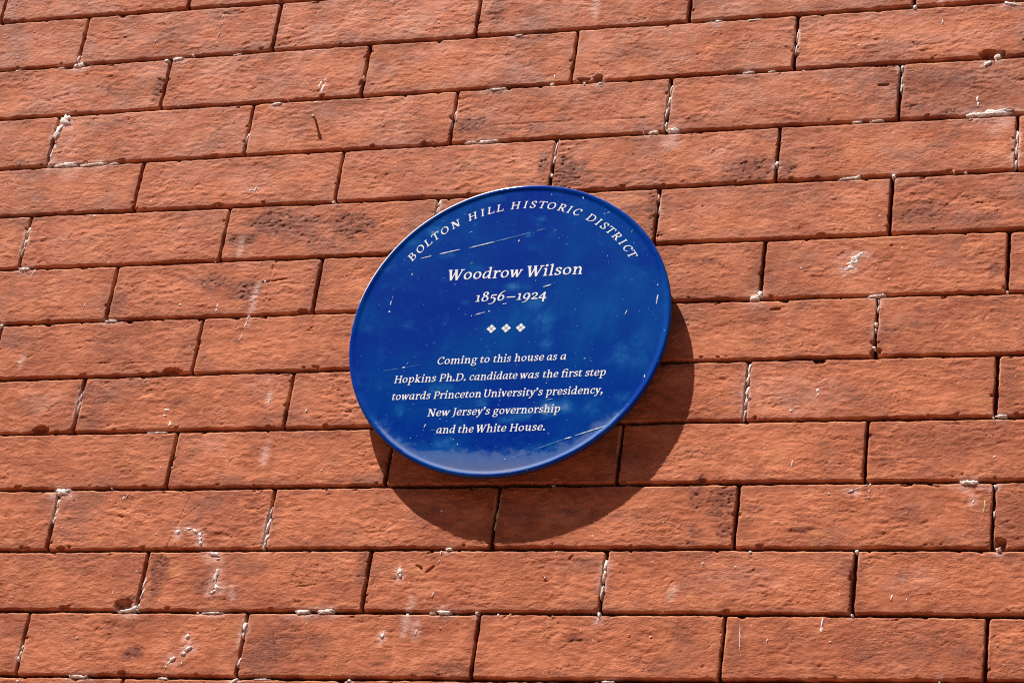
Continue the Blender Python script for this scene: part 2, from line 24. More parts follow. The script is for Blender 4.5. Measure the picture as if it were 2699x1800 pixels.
    'dark': [[-0.3172, -0.309, 0.0176, 0.0097, 0.9], [-0.2857, -0.2917, 0.0308, 0.0176, 0.9], [-0.2499, -0.2981, 0.022, 0.0176, 0.7], [-0.1947, -0.2961, 0.0264, 0.015, 0.9], [-0.2164, -0.3183, 0.0352, 0.0106, 0.6], [-0.3416, -0.3615, 0.022, 0.0106, 0.8], [-0.3005, -0.3724, 0.022, 0.0114, 0.8], [-0.4469, -0.383, 0.0114, 0.0132, 0.6], [-0.4767, -0.3302, 0.0176, 0.0088, 0.4], [-0.0819, -0.1796, 0.0194, 0.0114, 0.9], [-0.0096, -0.189, 0.0106, 0.0088, 0.6], [-0.0555, -0.1885, 0.0352, 0.0044, 0.5], [0.0331, -0.2441, 0.0194, 0.0194, 1.0], [0.0516, -0.2535, 0.0264, 0.0088, 0.4], [0.005, -0.2318, 0.007, 0.0114, 0.8], [-0.0606, -0.1521, 0.0264, 0.0088, 0.3], [0.3886, -0.1886, 0.015, 0.004, 0.9], [0.4179, -0.1978, 0.0106, 0.0035, 0.8], [0.4257, -0.1716, 0.088, 0.0352, 0.55], [0.2269, -0.2552, 0.029, 0.0176, 0.8], [0.2622, -0.254, 0.0106, 0.0132, 0.8], [0.2934, -0.2356, 0.0264, 0.0088, 0.35], [0.1671, -0.2531, 0.0088, 0.0062, 0.6], [0.3925, -0.3149, 0.0352, 0.0132, 0.7], [0.4472, -0.3232, 0.0352, 0.0088, 0.6], [0.2049, -0.6124, 0.0088, 0.0176, 0.8], [0.2308, -0.6213, 0.015, 0.0202, 0.9], [0.235, -0.6513, 0.0097, 0.0114, 0.8], [0.2062, -0.6516, 0.0062, 0.0088, 0.7], [0.2044, -0.6632, 0.0062, 0.0035, 0.8], [-0.3335, -0.6911, 0.0106, 0.0264, 0.9], [-0.3342, -0.7107, 0.0088, 0.0176, 0.6], [-0.3563, -0.7242, 0.0176, 0.0106, 0.6], [-0.2435, -0.6862, 0.022, 0.0132, 0.5], [-0.4596, -0.1082, 0.0062, 0.0176, 0.9], [-0.4889, -0.123, 0.0088, 0.0044, 0.5], [-0.5203, -0.1039, 0.0031, 0.0062, 0.8], [-0.519, -0.149, 0.0308, 0.0035, 0.5], [-0.5844, -0.0671, 0.0176, 0.0106, 0.4], [-0.4523, -0.0328, 0.0264, 0.0176, 0.45], [-0.5013, -0.013, 0.0264, 0.0053, 0.3], [-0.3643, -0.6862, 0.0176, 0.0308, 0.3], [-0.0057, -0.7927, 0.0264, 0.0114, 0.6], [-0.073, -0.0327, 0.0114, 0.0176, 0.7], [-0.1984, -0.0942, 0.0132, 0.0106, 0.6], [-0.0901, -0.1233, 0.0264, 0.0132, 0.3], [0.2377, -0.214, 0.0132, 0.007, 0.4], [0.3086, -0.2356, 0.0106, 0.0088, 0.5], [0.4711, -0.3794, 0.0062, 0.0062, 0.8], [0.189, -0.3589, 0.0176, 0.0044, 0.7], [0.2392, -0.3891, 0.0088, 0.0062, 0.7], [0.2495, -0.4214, 0.0176, 0.0114, 0.5], [-0.5713, -0.3901, 0.0044, 0.0044, 0.8], [-0.2212, -0.3868, 0.0132, 0.022, 0.5], [-0.4426, -0.4314, 0.0264, 0.0176, 0.4], [-0.3503, -0.4455, 0.0176, 0.0264, 0.4], [-0.5212, -0.5017, 0.022, 0.0114, 0.45], [-0.3507, -0.5055, 0.0114, 0.0053, 0.6], [-0.4463, -0.5211, 0.0264, 0.0114, 0.4], [0.251, -0.6901, 0.0088, 0.0044, 0.2], [0.3061, -0.6501, 0.0132, 0.0035, 0.7], [0.26, -0.6298, 0.0088, 0.0053, 0.6], [0.4027, -0.6335, 0.0132, 0.007, 0.5], [0.4879, -0.6341, 0.0264, 0.0352, 0.45], [0.1075, -0.7612, 0.0132, 0.0031, 0.8], [-0.3418, -0.779, 0.0106, 0.007, 0.9], [-0.3611, -0.7473, 0.0176, 0.0088, 0.35], [-0.202, -0.7775, 0.0264, 0.0264, 0.4], [-0.1908, -0.7539, 0.0176, 0.022, 0.35], [-0.1165, -0.6863, 0.0088, 0.0176, 0.7], [0.1108, -0.6824, 0.0132, 0.007, 0.5], [0.256, -0.765, 0.0106, 0.0264, 0.5], [0.3799, -0.7673, 0.0352, 0.0176, 0.3], [0.2319, -0.0483, 0.0264, 0.0062, 0.5], [0.0633, -0.1463, 0.0264, 0.0053, 0.4], [-0.115, -0.2676, 0.0044, 0.0044, 0.2], [-0.3092, -0.2139, 0.0264, 0.0088, 0.35], [-0.2332, -0.2471, 0.0088, 0.0176, 0.4], [-0.3505, -0.2066, 0.0176, 0.0088, 0.3], [-0.1636, -0.1744, 0.0264, 0.007, 0.3], [-0.1318, -0.186, 0.0176, 0.0132, 0.4], [0.1161, -0.2571, 0.022, 0.0062, 0.3], [0.4369, -0.5605, 0.0528, 0.022, 0.3], [0.3789, -0.5831, 0.0088, 0.0088, 0.5], [-0.1565, -0.3485, 0.0088, 0.0062, 0.5], [0.4898, -0.5025, 0.0132, 0.022, 0.5], [0.4493, -0.3701, 0.0264, 0.0088, 0.2], [-0.6716, 0.0116, 0.0264, 0.0132, 0.3], [0.1285, -0.2805, 0.007, 0.0264, 0.8], [0.2435, -0.4169, 0.0132, 0.0062, 0.5], [0.1162, -0.1069, 0.0264, 0.0088, 0.2]],
    'chip': [[-0.3664, -0.4675, 0.0106, 0.0062, 6], [-0.3862, -0.4696, 0.0053, 0.0026, 3], [-0.3517, -0.4701, 0.0044, 0.0026, 3], [-0.5017, -0.5329, 0.0097, 0.0062, 6], [-0.4829, -0.5359, 0.0044, 0.0035, 3], [-0.3632, -0.7287, 0.0114, 0.007, 6], [0.4564, -0.1307, 0.0114, 0.007, 8], [0.4687, -0.1298, 0.0053, 0.0035, 4], [0.0519, -0.1291, 0.0062, 0.0044, 6], [0.0367, -0.13, 0.0088, 0.0022, 3], [-0.2325, -0.4013, 0.0066, 0.004, 6], [-0.2437, -0.4022, 0.0053, 0.0022, 3], [0.4871, -0.6656, 0.007, 0.007, 8], [-0.1309, -0.2, 0.004, 0.0031, 5], [-0.3719, -0.2005, 0.007, 0.0018, 4], [-0.3559, -0.6676, 0.0035, 0.0026, 4], [-0.4848, -0.6677, 0.0044, 0.0022, 4], [-0.3687, -0.5995, 0.0044, 0.0026, 3], [-0.4268, -0.7323, 0.0062, 0.0022, 4], [-0.3493, -0.8001, 0.0053, 0.0026, 4], [-0.2059, -0.7323, 0.0035, 0.0022, 3], [0.0548, -0.5333, 0.0035, 0.0022, 3], [0.3108, -0.4734, 0.0079, 0.0044, 4], [0.2639, -0.4156, 0.0062, 0.0013, 2], [-0.5789, -0.0702, 0.0088, 0.0018, 3], [0.2535, -0.5332, 0.0026, 0.0022, 3], [0.2083, -0.5986, 0.0044, 0.0022, 3], [0.3761, -0.5377, 0.0053, 0.0026, 3], [0.3646, -0.4668, 0.0062, 0.0062, 4], [-0.4464, -0.6674, 0.0053, 0.0022, 3]],
    'groove': [[-0.0629, -0.6863, -0.058, -0.6882, 5], [-0.0587, -0.6882, -0.0562, -0.6922, 5], [-0.0515, -0.6926, -0.0458, -0.6875, 6], [0.3478, -0.1592, 0.3578, -0.1595, 5], [-0.285, -0.3638, -0.2578, -0.3603, 3], [0.2602, -0.6939, 0.267, -0.6901, 2], [-0.1979, -0.7579, -0.1881, -0.789, 2], [-0.3243, -0.6407, -0.3038, -0.62, 1.2], [-0.3294, -0.6656, -0.3159, -0.6115, 1.2], [0.4385, -0.2904, 0.414, -0.313, 1.5], [-0.276, -0.3434, -0.2759, -0.3619, 1.5], [-0.3881, -0.7555, -0.3828, -0.7515, 1], [0.0883, -0.6797, 0.0909, -0.6766, 5], [-0.1834, -0.7083, -0.1601, -0.7062, 2], [0.1298, -0.5897, 0.1352, -0.5877, 2], [-0.6038, -0.1255, -0.6181, -0.1451, 1], [-0.0565, -0.1813, 0.108, -0.1825, 1.6], [-0.2475, -0.6658, -0.2279, -0.6626, 2], [-0.3394, -0.4571, -0.4972, -0.454, 1]],
    'rings': [[0.1846, -0.4319, 0.006, 0], [0.2023, -0.5746, 0.006, 1], [-0.2757, -0.7073, 0.006, 0], [-0.1402, -0.2408, 0.006, 1], [-0.2737, -0.5739, 0.006, 1], [-0.3897, -0.6383, 0.006, 0], [0.1937, -0.7073, 0.006, 0], [-0.3833, -0.2437, 0.006, 0], [-0.5491, -0.3318, 0.006, 1], [-0.1997, -0.0375, 0.006, 0]],
    'nail': [-0.2605, -0.1622],
    'tint': [[-0.5758, 0.019, 0.4], [-0.6264, -0.0261, 0.35], [-0.4562, -0.0274, 0.3], [-0.2086, -0.0355, 0.85], [0.0311, -0.0493, 0.35], [0.1966, -0.0517, 0.25], [0.4227, -0.0624, 0.3], [-0.5598, -0.0973, 0.5], [-0.3345, -0.1074, 0.5], [-0.0932, -0.1021, 0.6], [0.1417, -0.1084, 0.5], [0.3768, -0.1101, 0.5], [-0.6035, -0.1651, 0.2], [-0.4526, -0.1687, 0.4], [-0.2219, -0.1664, 0.45], [0.017, -0.1683, 0.35], [0.2518, -0.1653, 0.3], [0.4318, -0.1673, 0.0], [-0.5443, -0.2318, 0.4], [-0.3349, -0.2377, 0.6], [-0.1029, -0.2343, 0.6], [0.1364, -0.2375, 0.45], [0.3709, -0.2359, 0.4], [-0.5965, -0.3022, 0.4], [-0.4597, -0.303, 0.6], [-0.2477, -0.3022, 0.4], [0.2539, -0.3009, 0.5], [0.4339, -0.3051, 0.25], [-0.523, -0.3657, 0.45], [-0.3393, -0.3675, 0.5], [-0.1873, -0.3683, 0.7], [0.2025, -0.3639, 0.3], [0.3662, -0.3709, 0.6], [0.4903, -0.3714, 0.2], [-0.4601, -0.437, 0.3], [-0.2519, -0.4382, 0.75], [0.2649, -0.435, 0.5], [0.4318, -0.4359, 0.3], [-0.5105, -0.5031, 0.6], [-0.3463, -0.5017, 0.7], [-0.1834, -0.5005, 0.7], [0.2152, -0.5004, 0.6], [0.3619, -0.504, 0.8], [0.491, -0.5026, 0.1], [-0.4394, -0.5702, 0.5], [-0.2323, -0.5683, 0.8], [0.2424, -0.5662, 0.8], [0.4343, -0.5693, 0.25], [-0.4936, -0.6338, 0.4], [-0.3423, -0.6348, 0.55], [-0.1422, -0.6314, 0.7], [0.1654, -0.6381, 0.65], [0.3622, -0.635, 0.45], [0.492, -0.6359, 0.15], [-0.4283, -0.7014, 0.35], [-0.2302, -0.7011, 0.3], [0.0022, -0.7007, 0.5], [0.2421, -0.7003, 0.7], [0.4329, -0.7, 0.55], [-0.4801, -0.7675, 0.5], [-0.3469, -0.7662, 0.35], [-0.1106, -0.7639, 0.3], [0.1249, -0.7617, 0.5], [0.3627, -0.7636, 0.15], [0.4967, -0.7622, 0.3]],
}

cam_data = bpy.data.cameras.new("camera")
cam_data.lens = D['lens']; cam_data.sensor_width = 36.0; cam_data.clip_start = 0.01; cam_data.clip_end = 1000
cam = bpy.data.objects.new("camera", cam_data); COL.objects.link(cam)
from mathutils import Matrix, Vector
_m = Matrix([D['cam_rot'][i] + [D['cam_loc'][i]] for i in range(3)] + [[0, 0, 0, 1]])
cam.matrix_world = _m
scene.camera = cam

SX, SYU, SZO = D['sun']                      # along the wall, up, out of the wall
SUN = Vector((SX, -SZO, SYU)).normalized()   # towards the sun
world = bpy.data.worlds.new("World"); scene.world = world; world.use_nodes = True
wn = world.node_tree; wn.nodes.clear()
sky = wn.nodes.new('ShaderNodeTexSky'); sky.sky_type = 'NISHITA'; sky.sun_disc = False
sky.sun_elevation = math.asin(SUN.z); sky.sun_rotation = math.atan2(SUN.x, SUN.y)
bg = wn.nodes.new('ShaderNodeBackground'); bg.inputs[1].default_value = 0.05
wo = wn.nodes.new('ShaderNodeOutputWorld')
wn.links.new(sky.outputs[0], bg.inputs[0]); wn.links.new(bg.outputs[0], wo.inputs[0])
sl = bpy.data.lights.new("sun", 'SUN'); sl.energy = 5.0; sl.angle = math.radians(0.55); sl.color = (1.0, 0.95, 0.87)
so = bpy.data.objects.new("sun", sl); COL.objects.link(so)
so.rotation_euler = (-SUN).to_track_quat('-Z', 'Y').to_euler(); so.location = (-3, -6, 9)
vs = scene.view_settings
vs.view_transform = 'Standard'; vs.look = 'None'; vs.gamma = 1.0; vs.use_curve_mapping = False
vs.exposure = 1.02
scene.cycles.max_bounces = 8
scene.cycles.use_denoising = False
scene.cycles.filter_width = 1.1
scene.cycles.sample_clamp_indirect = 3.0

# ------------------------------------------------------------------ numbers
GZ = D['GZ']                                  # wall coordinates: x along, y up (0 = top course joint), z out of the wall
rng = np.random.default_rng(7)
random.seed(7)

def hash2(ix, iy, s):
    h = (ix.astype(np.int64) * 374761393 + iy.astype(np.int64) * 668265263 + s * 974634721) & 0xFFFFFFFF
    h = ((h ^ (h >> 13)) * 1274126177) & 0xFFFFFFFF
    h = (h ^ (h >> 16)) & 0xFFFFFFFF
    return h / 4294967295.0

def noise(x, y, s=0):
    """gradient noise, about -1..1"""
    x = np.asarray(x, float); y = np.asarray(y, float)
    ix = np.floor(x); iy = np.floor(y); fx = x - ix; fy = y - iy
    u = fx*fx*fx*(fx*(fx*6-15)+10); v = fy*fy*fy*(fy*(fy*6-15)+10)
    def g(a, b):
        t = hash2(ix+a, iy+b, s)*2*np.pi
        return np.cos(t)*(fx-a)+np.sin(t)*(fy-b)
    n0 = g(0, 0)*(1-u)+g(1, 0)*u; n1 = g(0, 1)*(1-u)+g(1, 1)*u
    return (n0*(1-v)+n1*v)*1.45

def fbm(x, y, s=0, o=4):
    a = 1.0; t = 0; f = 1.0; n = 0
    for k in range(o):
        t = t + a*noise(x*f, y*f, s+k*17); n += a; a *= .5; f *= 2.03
    return t/n

def sstep(a, b, x):
    t = np.clip((x-a)/(b-a), 0, 1); return t*t*(3-2*t)

def mesh_from(name, V, F, mat, parent=None, smooth=True, attrs=None):
    """V (n,3) in wall coordinates -> one mesh object; F (m,4) quads or a list of polygons"""
    me = bpy.data.meshes.new(name)
    V = np.asarray(V, np.float32)
    if isinstance(F, np.ndarray):
        n, k = F.shape
        me.vertices.add(len(V)); me.vertices.foreach_set('co', V.ravel())
        me.loops.add(n*k); me.loops.foreach_set('vertex_index', F.astype(np.int32).ravel())
        me.polygons.add(n); me.polygons.foreach_set('loop_start', np.arange(0, n*k, k, dtype=np.int32))
        me.polygons.foreach_set('loop_total', np.full(n, k, np.int32))
    else:
        me.from_pydata([tuple(map(float, v)) for v in V], [], F)
    if smooth: me.polygons.foreach_set('use_smooth', np.ones(len(me.polygons), bool))
    for k, a in (attrs or {}).items():
        at = me.attributes.new(k, 'FLOAT', 'POINT'); at.data.foreach_set('value', np.asarray(a, np.float32))
    me.update(); me.validate()
    me.materials.append(mat)
    o = bpy.data.objects.new(name, me); COL.objects.link(o)
    if parent: o.parent = parent
    return o

def W(x, y, z):                                # wall coordinates -> world
    return np.stack(np.broadcast_arrays(x, -np.asarray(z, float), np.asarray(y, float)+GZ), -1)

def empty(name, loc, label, cat):
    o = bpy.data.objects.new(name, None); COL.objects.link(o); o.location = loc
    o.empty_display_size = .05; o['label'] = label; o['category'] = cat
    return o

# ------------------------------------------------------------------ materials
def new_mat(name):
    m = bpy.data.materials.new(name); m.use_nodes = True
    nt = m.node_tree; b = nt.nodes['Principled BSDF']
    return m, nt, b
class NB:
    def __init__(s, nt):
        s.nt = nt; s.tc = nt.nodes.new('ShaderNodeTexCoord')
    def n(s, t, **k):
        x = s.nt.nodes.new(t)
        for a, v in k.items(): setattr(x, a, v)
        return x
    def l(s, a, b): s.nt.links.new(a, b)
    def attr(s, nm):
        a = s.n('ShaderNodeAttribute'); a.attribute_name = nm; return a.outputs['Fac']
    def noise(s, scale, stretch=(1, 1, 1), detail=4, rough=.55, dist=0.0):
        mp = s.n('ShaderNodeMapping'); mp.inputs['Scale'].default_value = stretch
        s.l(s.tc.outputs['Object'], mp.inputs[0])
        t = s.n('ShaderNodeTexNoise'); t.inputs['Scale'].default_value = scale; t.inputs['Detail'].default_value = detail
        t.inputs['Roughness'].default_value = rough; t.inputs['Distortion'].default_value = dist
        s.l(mp.outputs[0], t.inputs['Vector']); return t.outputs['Fac']
    def math(s, op, a, b=None, c=None, clamp=False):
        m = s.n('ShaderNodeMath', operation=op); m.use_clamp = clamp
        for i, v in enumerate((a, b, c)):
            if v is None: continue
            if isinstance(v, (int, float)): m.inputs[i].default_value = v
            else: s.l(v, m.inputs[i])
        return m.outputs[0]
    def rng(s, v, a, b, c=0, d=1):
        m = s.n('ShaderNodeMapRange'); m.interpolation_type = 'SMOOTHSTEP'
        s.l(v, m.inputs[0])
        for i, x in enumerate((a, b, c, d)): m.inputs[i+1].default_value = x
        return m.outputs[0]
    def mix(s, f, a, b, mode='MIX'):
        m = s.n('ShaderNodeMix', data_type='RGBA', blend_type=mode)
        if isinstance(f, (int, float)): m.inputs[0].default_value = f
        else: s.l(f, m.inputs[0])
        for i, v in ((6, a), (7, b)):
            if isinstance(v, tuple): m.inputs[i].default_value = (*v, 1)
            else: s.l(v, m.inputs[i])
        return m.outputs[2]
    def bump(s, h, strength, dist, normal=None):
        b = s.n('ShaderNodeBump'); b.inputs['Strength'].default_value = strength; b.inputs['Distance'].default_value = dist
        s.l(h, b.inputs['Height'])
        if normal is not None: s.l(normal, b.inputs['Normal'])
        return b.outputs[0]

def brick_material():
    m, nt, b = new_mat('red_brick'); k = NB(nt)
    tint = k.attr('tint'); dark = k.attr('dark'); pale = k.attr('pale'); lit_arris = k.attr('lit_arris'); hg = k.attr('hgt')
    c = k.mix(tint, (.205, .042, .012), (.49, .143, .057))
    big = k.rng(k.noise(13, (1, 1, 1.7), 4, .6), .36, .64)
    c = k.mix(big, k.mix(.6, c, (.23, .048, .014)), k.mix(.6, c, (.56, .185, .085)))
    c = k.mix(k.rng(hg, .2, .9), k.mix(.42, c, (.22, .050, .020)), k.mix(.30, c, (.58, .205, .100)))
    mid = k.noise(34, (.8, 1, 1.2), 4, .6)
    c = k.mix(k.math('MULTIPLY', k.rng(mid, .52, .72), .5), c, (.60, .225, .115))
    soot = k.rng(k.noise(16, (.8, 1, 1.3), 5, .6), .50, .72)
    c = k.mix(k.math('MULTIPLY', soot, .8), c, (.16, .055, .037))
    ochre = k.rng(k.noise(23, (1, 1, 1), 3), .60, .78)
    c = k.mix(k.math('MULTIPLY', ochre, .5), c, (.46, .19, .07))
    fine = k.noise(420, (.6, 1, 1.4), 3, .7)
    c = k.mix(k.math('MULTIPLY', k.rng(fine, .3, .75), .28), c, (.50, .18, .095))
    dn = k.rng(k.noise(170, (.7, 1, 1.5), 5, .7), .40, .53)
    c = k.mix(k.math('MULTIPLY', k.math('MULTIPLY', dark, k.math('ADD', k.math('MULTIPLY', dn, .65), .35)), .9, clamp=True), c, (.115, .031, .019))
    pn = k.rng(k.noise(60, (1, 1, 1), 5, .65), .25, .72)
    c = k.mix(k.math('MULTIPLY', k.math('MULTIPLY', pale, pn), .8, clamp=True), c, (.66, .45, .40))
    c = k.mix(k.math('MULTIPLY', lit_arris, .60), c, (.66, .30, .16))
    sp = k.rng(k.noise(300, (1, 1, .7), 1, .4), .74, .78)
    c = k.mix(k.math('MULTIPLY', sp, .45), c, (.72, .55, .46))
    k.l(c, b.inputs['Base Color'])
    b.inputs['Roughness'].default_value = .8; b.inputs['Specular IOR Level'].default_value = .22
    h1 = k.noise(210, (.5, 1, 1.1), 4, .6, 1.4)
    r1 = k.math('ABSOLUTE', k.math('SUBTRACT', k.noise(290, (.42, 1, 1.1), 3, .55, 1.0), .5))
    h2 = k.noise(800, (.6, 1, 1), 2, .6)
    h = k.math('ADD', k.math('MULTIPLY', h1, .75), k.math('MULTIPLY', k.math('MINIMUM', r1, .10), 1.5))
    h = k.math('ADD', h, k.math('MULTIPLY', h2, .12))
    msk = k.rng(k.noise(17, (1, 1, 1.6), 3), .35, .62, .35, 1.0)
    k.l(k.bump(k.math('MULTIPLY', h, msk), 1.0, .00105), b.inputs['Normal'])
    return m

def simple_mat(name, col, col2, scale, rough, bump=0, bscale=200, bd=.001, spec=.3):
    m, nt, b = new_mat(name); k = NB(nt)
    c = k.mix(k.rng(k.noise(scale), .35, .65), col, col2); k.l(c, b.inputs['Base Color'])
    b.inputs['Roughness'].default_value = rough; b.inputs['Specular IOR Level'].default_value = spec
    if bump: k.l(k.bump(k.noise(bscale, detail=5, rough=.65), bump, bd), b.inputs['Normal'])
    return m

def lime_material():
    m, nt, b = new_mat('white_lime'); k = NB(nt)
    c = k.mix(k.attr('tone'), (.76, .69, .66), (.58, .47, .22))
    c = k.mix(k.rng(k.noise(260, detail=4, rough=.7), .48, .68), c, (.46, .24, .17)); k.l(c, b.inputs['Base Color'])
    b.inputs['Roughness'].default_value = .85; b.inputs['Specular IOR Level'].default_value = .2
    k.l(k.bump(k.noise(500, detail=4, rough=.7), .7, .0012), b.inputs['Normal'])
    return m

def enamel_material():
    m, nt, b = new_mat('blue_enamel'); k = NB(nt)
    haze = k.attr('haze'); fringe = k.attr('fringe')
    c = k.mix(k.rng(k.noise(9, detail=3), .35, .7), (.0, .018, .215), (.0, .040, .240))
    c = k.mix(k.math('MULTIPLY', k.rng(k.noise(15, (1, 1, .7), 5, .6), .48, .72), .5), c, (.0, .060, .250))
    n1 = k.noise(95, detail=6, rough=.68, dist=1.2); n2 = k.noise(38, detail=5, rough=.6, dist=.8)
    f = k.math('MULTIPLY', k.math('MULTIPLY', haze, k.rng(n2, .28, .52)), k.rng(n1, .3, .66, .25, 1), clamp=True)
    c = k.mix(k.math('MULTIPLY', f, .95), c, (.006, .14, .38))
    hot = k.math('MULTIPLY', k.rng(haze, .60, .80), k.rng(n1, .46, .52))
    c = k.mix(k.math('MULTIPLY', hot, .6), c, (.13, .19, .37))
    mott = k.math('MULTIPLY', k.rng(k.noise(60, detail=6, rough=.7), .5, .72), .14)
    c = k.mix(mott, c, (.01, .14, .40))
    dd = k.math('ADD', fringe, k.math('MULTIPLY', k.math('SUBTRACT', n2, .5), .75))
    dd = k.math('ADD', dd, k.math('MULTIPLY', k.math('SUBTRACT', k.noise(130, detail=5, rough=.65), .5), .35))
    c = k.mix(k.math('MULTIPLY', k.rng(dd, .0, .60), .7), c, (.004, .085, .30))
    c = k.mix(k.math('MULTIPLY', k.rng(dd, .30, 1.0), .8), c, (.066, .080, .185))
    sp = k.rng(k.noise(420, detail=1, rough=.3), .785, .80)
    c = k.mix(k.math('MULTIPLY', sp, .5), c, (.20, .36, .60))
    k.l(c, b.inputs['Base Color'])
    b.inputs['Roughness'].default_value = .16; b.inputs['Specular IOR Level'].default_value = .22
    r = k.math('ADD', k.math('MULTIPLY', f, .25), .13); r = k.math('ADD', r, k.math('MULTIPLY', k.rng(dd, .15, .45), .5)); c = k.mix(k.attr('edge'), c, (.004, .005, .012))  # black ground coat on the outer roll, with its shade painted in too
    wv = k.rng(k.math('ADD', k.attr('rim_glint'), k.math('MULTIPLY', k.math('SUBTRACT', k.noise(240, detail=3), .5), .5)), .25, .55)
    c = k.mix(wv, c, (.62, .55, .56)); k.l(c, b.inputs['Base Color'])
    r = k.math('ADD', r, k.math('MULTIPLY', wv, .3)); k.l(r, b.inputs['Roughness'])
    k.l(k.bump(k.noise(30, detail=2), .04, .002), b.inputs['Normal'])
    return m

M_BRICK = brick_material()
M_MORTAR = simple_mat('dark_red_mortar', (.050, .016, .009), (.085, .028, .014), 60, .9, .8, 350, .002, .15)
M_LIME = lime_material()
M_ENAMEL = enamel_material()
M_LETTER = simple_mat('white_enamel', (.63, .645, .69), (.68, .70, .74), 90, .3, 0, spec=.4)
M_CHIP = simple_mat('scratched_white', (.58, .61, .68), (.34, .44, .60), 300, .5)
M_FAINT = simple_mat('thin_scratch', (.04, .20, .44), (.20, .34, .55), 300, .4)
M_METAL = simple_mat('dark_metal', (.06, .06, .065), (.09, .085, .08), 60, .5)
M_NAIL = simple_mat('rusty_brass', (.34, .19, .03), (.20, .09, .025), 900, .5)

# ------------------------------------------------------------------ the wall
PITCH, CH = .2361, .0670
def jy(k, x):                                  # height of course joint k at x (measured where seen, level beyond)
    x = np.asarray(x, float)
    if 0 <= k <= 12:
        c = D['J'][k]; xc = np.clip(x, -.70, .52); return np.polyval(c, xc)
    return (-k*CH if k > 0 else -k*CH) + (D['J'][12][-1]+12*CH if k > 12 else D['J'][0][-1] if k < 0 else 0) + 0*x
WALL_X0, WALL_X1, K0, K1 = -2.75, 2.75, -38, 47
brick_wall = empty('brick_wall', (0, 0, 0), 'long red brick wall in running bond with thin dark joints and white lime stains, behind the blue plaque', 'wall')

